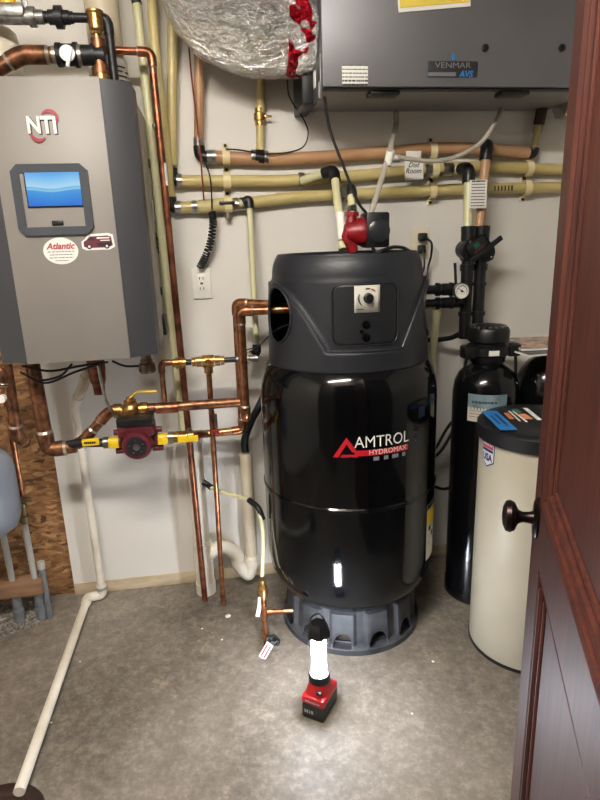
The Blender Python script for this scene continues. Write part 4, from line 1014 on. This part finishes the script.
# tank drain valve
ax, ay = .098, -.43
dr0 = P(262,578,-.42)
tv = thing('drain_valve', 'brass and copper drain assembly at the tank foot with black handwheel', 'valve', (F(266,650).x, -.49, 0))
v0, v1, v2 = P(262,580,-.405), P(264,612,-.43), P(266,640,-.46)
obj('fitting', tube(B(), [v0, v0.lerp(v1,.2), v0.lerp(v1,.25), v0.lerp(v1,.5), v0.lerp(v1,.52), v0.lerp(v1,.6)], [.013,.016,.021,.021,.015,.015], 12), brass, tv)
obj('copper_stub', tube(B(), [v0.lerp(v1,.6), v1, v2], .0105), copper_bright, tv)
obj('tee', tube(B(), [v1+Z1*.03, v1-Z1*.03], .0145), copper_bright, tv)
tb = V(TX, TY, 0); tgt = P(288,611,-.44)
obj('side_pipe', tube(B(), [v1, tgt+X1*.02], .0095), copper_bright, tv)
obj('side_nut', tube(B(), [v1+(tgt-v1).normalized()*.012, v1+(tgt-v1).normalized()*.035], .0125), copper_bright, tv)
bm = tube(B(), [v2+Z1*.02, v2-Z1*.012], .016, 8); tube(bm, [v2, v2+V(.015,-.035,-.008)], .013, 12); tube(bm, [v2, v2+V(-.01,.0,-.045)], .012, 12); obj('valve_body', bm, brass, tv)
hw = P(272,643,v2.y-.04); hd_ = V(.25,-.9,.45).normalized(); x_, y_ = frame(hd_)
bm = B(); tube(bm, [hw+(x_*math.cos(2*PI*k/24)+y_*math.sin(2*PI*k/24))*(.026+.003*math.cos(6*2*PI*k/24)) for k in range(25)], .006, 8, False)
for k in range(3): t_ = PI*k/3; d = x_*math.cos(t_)+y_*math.sin(t_); tube(bm, [hw-d*.026, hw+d*.026], .004, 6)
tube(bm, [hw-hd_*.03, hw+hd_*.006], .008, 10); obj('handwheel', bm, blackp, tv)
bm = B(); a = P(258,606,-.45); u = V(.25,-.1,1).normalized()
prism(bm, [(-.012,-.045), (.004,-.05), (.012,-.01), (.012,.035), (.003,.04), (-.002,.0)], a, X1, Z1, Y1, .0015); obj('tag', bm, paper, tv, label='curled white paper tag')
a = F(266,651,.02); bm = B(); rt = Matrix.Rotation(-.5, 3, 'Z')@Matrix.Rotation(-.75, 3, 'X')@Matrix.Rotation(.35,3,'Y'); box(bm, a, (.03,.0015,.06), 0, rt); tg2 = obj('tag', bm, paper, tv, label='white tag with red print')
bm = B(); off = rt@V(0,-.0015,0)
for s in (-.007, .007): box(bm, a+off+rt@V(s,0,.0), (.005,.001,.045), 0, rt)
obj('tag_print', bm, MATS['sticker_red'], tg2)
# ------------------------------------------------------------------ LEFT CORNER
et = thing('expansion_tank', 'grey rounded expansion tank hanging at the left edge', 'tank', (P(-12,500,-.3).x, -.3, .5))
ex = P(-21,490,-.3).x
obj('shell', turned(B(), V(ex,-.3,.47), V(ex,-.3,2), [(0,.02), (.012,.07), (.04,.11), (.075,.125), (.12,.128), (.26,.128), (.30,.12), (.33,.09), (.345,.03)], 40), mat('tank_grey', (142,150,162), .4, scale=4, rgb2=(120,128,140)), et)
xl_ = P(24,505,-.16)
t = leg('copper_riser_pipe', 'bright thin copper pipe descending the chipboard at the left', [P(3,372,-.20), P(6,400,-.20), P(23,500,-.18)], .0115, copper_bright)
bm = bands(B(), P(22,503,-.18), -Z1, [(0,.02,.016), (.022,.03,.013), (.055,.03,.017)]); box(bm, P(24,500,-.2), (.05,.02,.02), .004); obj('valve', bm, mat('dull_brass', (120,104,74), .45, .8), t)
leg('copper_riser_pipe', 'aged thick copper pipe with elbow under the boiler left corner', [P(6,364,-.26), P(15,420,-.26), P(17,436,-.25), P(26,443,-.2)], .020, copper_old)
leg('copper_header_pipe', 'stubby aged copper branch at the left edge under the boiler', [P(-14,398,-.27), P(3,396,-.27), P(4,372,-.27), P(-14,366,-.27)], .018, copper_old)
bm = B(); bands(bm, P(3,398,-.30), -Y1, [(0,.02,.014)]); tag(obj('bleed_cap', bm, paper), 'small white round cap on the copper branch at the left edge', 'cap')
wm = mat('raw_lumber', (146,112,84), .75, scale=6, rgb2=(110,80,58), stretch=(1,1,6))
bm = B(); box(bm, (-.963, -.15, .165), (.37,.075,.06), .003); tag(obj('wooden_block', bm, wm), 'raw wooden block holding the floor tubes at the left corner', 'block')
grey = mat('grey_sleeve', (118,122,126), .55, scale=20, rgb2=(98,102,106))
pexw = mat('pex_grey', (172,172,166), .4)
for (xa_, ya_, xb_, yb_, lab) in ((1,520,11,600,'pale floor tube in a grey sleeve, leftmost through the wooden block'), (23,526,34,598,'pale floor tube in a grey sleeve under the brass valve')):
    yt_ = -.15; xt = P(xb_, 570, yt_).x
    t = thing('floor_tube', lab, 'tube', (xt, yt_, 0)); z_t = P(xa_, ya_, yt_).z
    obj('tube', tube(B(), [V(xt-.006, yt_, z_t+.02), V(xt, yt_, .0)], .0125), pexw, t)
    obj('sleeve', tube(B(), [V(xt, yt_, .125), V(xt, yt_, .06), V(xt, yt_, .058), V(xt, yt_, 0)], [.0185,.0185,.022,.022]), grey, t)
xt = P(42,570,-.15).x
t = thing('floor_tube', 'short capped grey tube stub standing at the right end of the wooden block', 'tube', (xt,-.15,0)); obj('tube', tube(B(), [V(xt,-.15,.26), V(xt,-.15,0)], .0125), grey, t)
obj('cap', tube(B(), [V(xt,-.15,.265), V(xt,-.15,.235)], .0145), pexw, t)
# gravel
bm = B(); rg = random.Random(3)
for _ in range(900):
    x = rg.uniform(-1.15, -.80); y = -.02-rg.random()*.27*(1-max(0,(x+1.0))*2.0)
    if y < -.32: continue
    g = bmesh.ops.create_icosphere(bm, subdivisions=1, radius=rg.uniform(.004,.009))['verts']
    for v in g: v.co = v.co*rg.uniform(.8,1.2)+V(x, y, .003)
tag(obj('gravel', bm, mat('gravel', (150,144,136), .8, scale=60, rgb2=(88,82,76)), smooth_=False), 'loose grey gravel in the left floor corner', 'gravel', kind='stuff')
# crumbs on the floor
cr_ = mat('crumb_white', (228,220,202), .8)
for (x, y, s, lab) in ((228,617,.011,'largest white plaster crumb on the floor right of the copper pipe ends'), (202,629,.004,'tiny white crumb on the floor below the drain stack'), (222,640,.004,'tiny white crumb on the floor in front of the plaster crumb'),
        (433,662,.005,'tiny pale crumb on the floor right of the tank base'), (51,723,.004,'tiny pale crumb beside the white floor pipe'), (412,714,.004,'tiny pale crumb on the open floor right of the lantern'), (80,662,.003,'tiny pale crumb on the floor right of the white floor pipe')):
    p = F(x, y); bm = B(); g = bmesh.ops.create_icosphere(bm, subdivisions=2, radius=s)['verts']
    for v in g: v.co = V(v.co.x*1.1, v.co.y*.9, v.co.z*.5)*(1+.25*mn.noise(v.co*200))+V(p.x, p.y, s*.45)
    tag(obj('plaster_crumb', bm, cr_), lab, 'crumb', 'plaster crumbs on the floor')
# ------------------------------------------------------------------ RIGHT: SOFTENER
FX, FY = 1.037, -.303
def atx(cx, cy): return lambda ang, z, r: V(cx+r*math.sin(math.radians(ang)), cy-r*math.cos(math.radians(ang)), z)
f1 = thing('filter_tank', 'tall black filter tank with valve head and pale blue band, right of the heater', 'tank', (FX, FY, 0))
obj('vessel', turned(B(), V(FX,FY,0), V(FX,FY,2), [(0,.122), (.01,.13), (.06,.13), (.065,.127), (.90,.127), (.94,.122), (.975,.106), (.998,.082), (1.012,.06), (1.02,.05)], 48), mat('vessel_black', (12,12,14), .16, bump=.04, bscale=60), f1)
fz_ = P(485,330,FY-.1).z
hz0 = 1.02
obj('valve_neck', turned(B(), V(FX,FY,hz0-.01), V(FX,FY,2), [(0,.055), (.012,.066), (.035,.07), (.04,.08), (.075,.08), (.08,.066), (.088,.066)], 32), blackp, f1)
vh = obj('valve_head', turned(B(), V(FX,FY,hz0+.075), V(FX,FY,2), [(0,.066), (.008,.078), (.045,.078), (.058,.072), (.066,.055), (.07,.02)], 32), blackp, f1)
bm = B()
for k in range(16):
    t_ = 2*PI*k/16; c_2 = V(FX+.058*math.cos(t_), FY+.058*math.sin(t_), hz0+.133); turned(bm, c_2, c_2+Z1, [(0,.008), (.008,.008), (.009,.003)], 8)
obj('head_bolts', bm, steel, vh)
bm = B()
for s in (-1, 1):
    box(bm, V(FX+s*.09, FY-.02, hz0+.045), (.05,.06,.05), .01); tube(bm, [V(FX+s*.10,FY-.03,hz0+.03), V(FX+s*.112,FY-.03,hz0-.12)], .006, 8)
islands('lifting_lug', bm, blackp, f1)
fm = atx(FX, FY)
ang0 = -27
bm = quad(B(), lambda a, b: fm(a, b, .0815), ang0+4, hz0+.035, ang0+32, hz0+.055, 6, 1); obj('white_label', bm, paper, f1)
bm = quad(B(), lambda a, b: fm(a, b+.0, .129), ang0-28, P(470,407,FY-.12).z-.02, ang0+38, P(470,394,FY-.12).z-.01, 12, 1); bl = obj('blue_band', bm, mat('band_blue', (176,198,208), .25, .5, scale=20, rgb2=(130,158,172)), f1, label='shiny pale blue brand band')
zb_ = (P(470,407,FY-.12).z-.02+P(470,394,FY-.12).z-.01)/2
bm = B(); scribble(bm, lambda a, b: fm(ang0+a/.127*57.3, zb_+b, .1305), -.045, .045, 0, .009, 12); obj('band_print', bm, mat('band_ink', (40,56,70), .4), bl)
zz1, zz0 = P(470,405,FY-.12).z-.02, P(470,419,FY-.12).z-.02
bm = quad(B(), lambda a, b: fm(a, b, .129), ang0-28, zz0, ang0+12, zz1, 8, 1); pl_ = obj('paper_label', bm, mat('label_beige', (198,192,176), .6), f1)
bm = B(); 
for k in range(3): scribble(bm, lambda a, b: fm(a, b, .1298), ang0-24, ang0+4, zz1-.012-.012*k, .003, k)
obj('label_print', bm, mat('ink_soft', (110,104,96), .6), pl_)
f2 = thing('filter_tank', 'black filter tank behind the brine tank carrying the booklets', 'tank', (1.315,-.28,0))
obj('vessel', turned(B(), V(1.315,-.28,0), V(1.315,-.28,2), [(0,.12), (.01,.13), (.06,.13), (.065,.127), (.88,.127), (.93,.122), (.97,.106), (1.0,.082), (1.02,.05), (1.055,.05)], 48), MATS['vessel_black'], f2)
bk = [(V(1.235,-.30,1.056), .24, .27, .1, (92,84,82), 'dark glossy booklet lying at the bottom of the pile on the rear black tank'), (V(1.255,-.28,1.068), .22, .24, -.12, (120,106,100), 'glossy booklet with photo cover lying topmost on the rear black tank')]
for p, w, l, an, col, lab in bk:
    t = thing('booklet', lab, 'booklet', p, 'booklets on the rear tank'); R3 = Matrix.Rotation(an, 3, 'Z')
    cv = mat('booklet_cover_%d' % col[0], col, .25, scale=26, rgb2=(58,50,52) if col[0] < 100 else (196,150,120), detail=2)
    obj('pages', box(B(), p+Z1*.005, (w-.004, l-.004, .008), 0, R3), paper, t); obj('cover', box(B(), p+Z1*.0098, (w, l, .0014), 0, R3), cv, t)
# brine tank
BX, BY, BR = 1.083, -.638, .203
bt3 = thing('brine_tank', 'cream round brine tank with black lid beside the open door', 'tank', (BX, BY, 0))
obj('bin', turned(B(), V(BX,BY,0), V(BX,BY,2), [(0,BR-.006), (.01,BR), (.82,BR), (.83,BR-.003)], 72), mat('brine_cream', (178,170,150), .45, scale=3, rgb2=(170,162,142), bump=.03, bscale=60), bt3)
obj('foot_ring', cyl(B(), V(BX,BY,0), V(BX,BY,.012), BR+.003, seg=72), blackp, bt3)
ld = obj('lid', turned(B(), V(BX,BY,.822), V(BX,BY,2), [(0,BR+.01), (.045,BR+.01), (.052,BR+.003), (.056,BR-.01), (.06,BR-.04), (.062,.05), (.063,.01)], 72), mat('lid_black', (26,26,28), .38), bt3)
zt_ = .8855
bmx = atx(BX, BY)
def L(px, py): q = F(px, py, zt_); return V(q.x, q.y, zt_)
def onlid(bm, pts, z=zt_):
    vs = [bm.verts.new(V(F(x, y, z).x, F(x, y, z).y, z)) for x, y in pts]; bm.faces.new(vs); return bm
# lid stickers given as real rectangles: centre, size, angle
def lidrect(bm, c, w, l, an, z): box(bm, V(c.x, c.y, z), (w, l, .001), 0, Matrix.Rotation(an, 3, 'Z')); return bm
c1, c2 = L(489,411), L(509,430); an = math.atan2((c2-c1).y, (c2-c1).x)
blue = mat('tape_blue', (44,120,190), .45)
tpb = obj('blue_sticker', lidrect(B(), (c1+c2)/2, (c2-c1).length, .055, an, zt_), blue, ld, label='blue strip sticker')
u_, w_2 = V(math.cos(an), math.sin(an), 0), V(-math.sin(an), math.cos(an), 0)
bm = B(); mp_ = flat((c1+c2)/2+Z1*.001, u_, w_2); scribble(bm, mp_, -.07, .07, .009, .009, 3); scribble(bm, mp_, -.05, .05, -.010, .007, 4); obj('sticker_print', bm, mat('navy', (20,40,90), .5), bt3)
def cpatch(a, b, w, m, nm):
    a, b = L(*a), L(*b); an = math.atan2((b-a).y, (b-a).x); return obj(nm, lidrect(B(), (a+b)/2, (b-a).length, w, an, zt_), m, bt3)
cpatch((506,413), (512,419), .016, mat('orange_print', (206,120,80), .5), 'lid_print')
cpatch((509,411), (520,421), .006, paper, 'lid_print'); cpatch((513,411), (527,422), .006, paper, 'lid_print')
cpatch((514,409), (519,413), .022, mat('green_print', (70,120,96), .5), 'lid_print'); cpatch((521,414), (529,419), .03, mat('peach_print', (222,150,110), .5), 'lid_print')
cpatch((525,408), (540,420), .016, paper, 'lid_print')
# USA shield sticker on the bin
sa = -84
sz_t, sz_b = .765, .665
def bin_map(r): return lambda a, b: bmx(sa+a/BR*57.3, .784+b, r)
sh = lambda k: [(-.036*k,.05*k), (.036*k,.05*k), (.036*k,-.03*k), (0,-.052*k), (-.036*k,-.03*k)]
def shield(bm, f, k):
    n = 6
    for i in range(n):
        xa_ = -.036*k+.072*k*i/n; xb_ = xa_+.072*k/n; lo = lambda x: (-.052+.022*abs(x)/(.036*k))*k
        poly(bm, f, [(xa_, lo(xa_)), (xb_, lo(xb_)), (xb_, .05*k), (xa_, .05*k)])
    return bm
navy = MATS['navy']
shs = obj('shield_sticker', shield(B(), bin_map(BR+.0008), 1.0), navy, bt3, label='red white and blue USA sticker')
obj('sticker_field', shield(B(), bin_map(BR+.0014), .9), mat('shield_white', (216,216,220), .5), shs)
bm = B(); f = bin_map(BR+.002)
for i in range(6): quad(bm, f, -.030+.01*i, .016, -.020+.01*i, .043)
obj('sticker_red_field', bm, mat('shield_red', (190,50,60), .5), shs)
bm = B()
for i in range(6): quad(bm, f, -.030+.01*i, .004, -.020+.01*i, .014)
obj('sticker_blue_bar', bm, navy, shs)
obj('sticker_lettering', txt('USA', .034, lambda a, b: f(a, b-.017), bold=.0016, sx=.85), navy, shs)
obj('sticker_small_text', txt('MADE IN', .013, lambda a, b: bin_map(BR+.0026)(a, b+.029), bold=.0005), MATS['shield_white'], shs)
# black bypass valve above filter
Yv = -.16
zv = lambda y: P(470,y,Yv).z
xA, xB = P(467.5,262,Yv).x, P(480.5,262,Yv).x
bv = thing('bypass_valve', 'black plastic twin-port bypass valve below the cream pipes', 'valve', (xA, Yv, P(465,330,Yv).z))
bm = B()
for x, yb0 in ((xA, 338), (xB, 342)):
    z0, z1 = P(470,yb0,Yv).z, zv(226); bands(bm, V(x,Yv,z0), Z1, [(0, z1-z0, .0235)])
    for yy, rr_, l in ((229,.031,.02), (238,.030,.035), (268,.029,.025), (283,.028,.012), (313,.029,.016)): bands(bm, V(x,Yv,zv(yy)-.01), Z1, [(0,l,rr_)])
obj('port_pipe', bm, blackp, bv)
zc = (zv(237)+zv(262))/2
bm = B(); turned(bm, V(xA-.005,Yv+.03,zc), V(xA-.005,Yv-1,zc), [(0,.036), (.04,.040), (.062,.040), (.064,.034), (.070,.034)], 20); turned(bm, V(xB+.012,Yv+.03,zc-.012), V(xB+.012,Yv-1,zc-.012), [(0,.034), (.04,.038), (.05,.038), (.052,.03), (.06,.028)], 20)
box(bm, V((xA+xB)/2+.01, Yv, zc-.01), (.13,.05,.07), .012)
obj('valve_body', bm, blackp, bv)
bm = B(); box(bm, V((xA+xB)/2+.02, Yv-.06, zc+.0), (.15,.012,.02), .004, Matrix.Rotation(-.62,3,'Y')); box(bm, V((xA+xB)/2-.01, Yv-.052, zc+.012), (.09,.01,.06), .012, Matrix.Rotation(-.62,3,'Y')); hn = obj('handle', bm, blackp, bv)
q_ = V((xA+xB)/2-.018, Yv-.0585, zc+.016); rt = Matrix.Rotation(-.62,3,'Y')
bm = B(); box(bm, q_, (.026,.002,.020), .0006, rt); obj('green_mark', bm, mat('mark_green', (26,78,52), .5), hn)
bm = B(); box(bm, q_+rt@V(0,0,-.018), (.045,.002,.008), 0, rt); obj('red_mark', bm, mat('mark_red', (84,30,38), .5), hn)
bm = B()
for dx_2, dz_2 in ((-.04,.03), (-.03,-.03), (.03,.035), (.05,-.03), (.045,.01)): sph(bm, V((xA+xB)/2+dx_2, Yv-.045, zc+dz_2), .004, seg=8)
islands('bolt', bm, steel, bv)
# horizontal black pipes with gauge
Yg = -.18
for k, (y0, y1, lab, rr_) in enumerate(((290,289,'upper black ribbed pipe from the tank side to the bypass valve',.022), (304,302,'lower black ribbed pipe with pale end under the gauge',.020))):
    t = thing('plastic_pipe', lab, 'pipe', P(440,y0,Yg))
    a, b = P(416,y0,Yg), P(464,y1,Yv-.0)
    obj('pipe', tube(B(), [a, b], rr_*.8), blackp, t); d = (b-a).normalized(); L0 = (b-a).length
    obj('ribs', bands(B(), a, d, [(L0*.42,.012,rr_*1.2), (L0*.55,.03,rr_*1.1), (L0*.70,.01,rr_*1.25), (L0*.80,.02,rr_*1.1)]), blackp, t)
ga = thing('pressure_gauge', 'round white pressure gauge on the black pipe', 'gauge', P(461,298,-.24))
gc = P(461,291,-.235)
gs_ = turned(B(), gc+Y1*.03, gc-Y1, [(0,.012), (.012,.012), (.013,.029), (.03,.031), (.036,.031), (.037,.028)], 32); obj('case', gs_, steel, ga)
obj('face', turned(B(), gc-Y1*.007, gc-Y1*2, [(0,.027), (.0015,.027), (.0016,.001)], 32), mat('gauge_face', (228,224,214), .5), ga)
bm = B(); gm = flat(gc-Y1*.0094, X1, Z1); strip(bm, gm, arcpoly(0,0,.021,.021,-40,220,.003)); poly(bm, gm, [(-.016,.011), (-.015,.013), (.010,-.004), (.009,-.006)]); poly(bm, gm, [(.005*math.cos(k*PI/5), .005*math.sin(k*PI/5)) for k in range(10)]); obj('needle', bm, ink, ga)
bm = B(); tube(bm, [V(P(455,263,Yg).x,Yg,P(455,263,Yg).z), V(P(456,288,Yg).x,Yg,P(456,288,Yg).z)], .006, 8); tag(obj('valve_stem', bm, blackp), 'thin black upright stem left of the bypass valve', 'stem')
run('pex_pipe', 'pale plastic pipe hanging below the black pipes right beside the tank', 'pipe', [P(420,304,-.15), P(437,306,-.15), P(433,352,-.13), P(431,400,-.12)], .0155, pexg, .03, 1.2)
tag(obj('drain_tube', tube(B(), smooth([P(485,345,-.18), P(468,332,-.16), P(450,338,-.10), P(430,340,-.05), P(415,338,-.04)]), .011, 10), blackp), 'black tube from the filter head behind the pale pipe', 'hose')
for i, (pp_, lab) in enumerate((([(456,417),(446,430),(437,446),(425,462)], 'upper black hose between heater tank and filter tank'), ([(456,421),(450,436),(440,452),(425,464)], 'second black hose close below the upper one'), ([(455,484),(445,489),(434,486),(424,480)], 'lowest black hose between heater tank and filter tank'))):
    tag(obj('drain_tube', tube(B(), smooth([P(x, y, -.20+.04*i) for x, y in pp_]), .0065, 8), blackr), lab, 'hose')
# ------------------------------------------------------------------ LANTERN
LX, LY = .252, -.835
ln = thing('work_lantern', 'lit red and black cordless work lantern standing on the floor', 'lantern', (LX, LY, 0))
ra = Matrix.Rotation(-.62, 3, 'Z')
def LP(x, y, z): return V(LX, LY, 0)+ra@V(x, y, z)
obj('battery', box(B(), LP(0,0,.027), (.078,.118,.054), .008, ra), mat('battery_black', (24,24,26), .45), ln)
obj('battery_lettering', txt('M18', .018, lambda a, b: LP(a-.012, -.0598, .03+b), bold=.0006), mat('letter_grey', (170,170,170), .5), ln)
lred = mat('lantern_red', (178,24,30), .38)
bm = B(); box(bm, LP(0,0,.066), (.082,.112,.03), .008, ra)
rs = []
for z, w, l in ((.078,.078,.10), (.092,.07,.086), (.108,.062,.068), (.118,.058,.060)):
    rs.append([bm.verts.new(LP(w/2*c, l/2*s, z)) for c, s in [(math.copysign(abs(math.cos(t))**.6, math.cos(t)), math.copysign(abs(math.sin(t))**.6, math.sin(t))) for t in [2*PI*k/24 for k in range(24)]]])
for a, b in zip(rs, rs[1:]):
    for k in range(24): bm.faces.new((a[k], a[(k+1)%24], b[(k+1)%24], b[k]))
bm.faces.new(rs[-1]); hb = obj('housing', bm, lred, ln)
obj('switch', box(B(), LP(.018,-.042,.098), (.018,.012,.014), .003, ra), blackp, ln)
obj('housing_lettering', txt('Milwaukee', .012, lambda a, b: LP(a, -.0568, .067+b), bold=.0003), MATS['letter_grey'], ln)
obj('tube_collar', turned(B(), LP(0,0,.112), LP(0,0,2), [(0,.032), (.004,.036), (.026,.0355), (.03,.033)], 28), blackp, ln)
gm_ = bpy.data.materials.new('lantern_clear'); gm_.use_nodes = True; nt = gm_.node_tree; nt.nodes.remove(nt.nodes['Principled BSDF'])
mo_ = nt.nodes['Material Output']; mx = nt.nodes.new('ShaderNodeMixShader'); mx.inputs[0].default_value = .12
tr_ = nt.nodes.new('ShaderNodeBsdfTransparent'); gl_ = nt.nodes.new('ShaderNodeBsdfGlossy'); gl_.inputs['Roughness'].default_value = .1
nt.links.new(tr_.outputs[0], mx.inputs[1]); nt.links.new(gl_.outputs[0], mx.inputs[2]); nt.links.new(mx.outputs[0], mo_.inputs[0])
bm = tube(B(), [LP(0,0,.14), LP(0,0,.285)], .0335, 28, False); obj('clear_tube', bm, gm_, ln)
led = mat('lantern_led', (255,255,255), .5, emit=230, ecol=(238,244,255))
bm = B()
for k in range(6):
    t_ = 2*PI*k/6+.15; box(bm, LP(.022*math.cos(t_), .022*math.sin(t_), .213), (.003,.0065,.138), 0, ra@Matrix.Rotation(t_,3,'Z'))
obj('led_strip', bm, led, ln)
obj('reflector', cyl(B(), LP(0,0,.141), LP(0,0,.284), .019), mat('reflector', (120,126,134), .4, .2), ln)
cap = obj('cap', turned(B(), LP(0,0,.283), LP(0,0,2), [(0,.034), (.003,.040), (.022,.040), (.038,.030), (.046,.024), (.047,.004)], 6), blackp, ln)
obj('hook', tube(B(), smooth([LP(-.028,0,.30), LP(-.026,.004,.335), LP(-.004,.012,.352), LP(.018,.008,.342), LP(.022,0,.32)]), .0028, 8), blackf, ln)
# ------------------------------------------------------------------ render settings
w = bpy.data.worlds.new('world'); sc.world = w; w.use_nodes = True
w.node_tree.nodes['Background'].inputs['Color'].default_value = (1, .97, .94, 1); w.node_tree.nodes['Background'].inputs['Strength'].default_value = .1
sc.view_settings.view_transform = 'Standard'; sc.view_settings.look = 'None'; sc.view_settings.gamma = 1; sc.view_settings.use_curve_mapping = False
sc.view_settings.exposure = 1.0
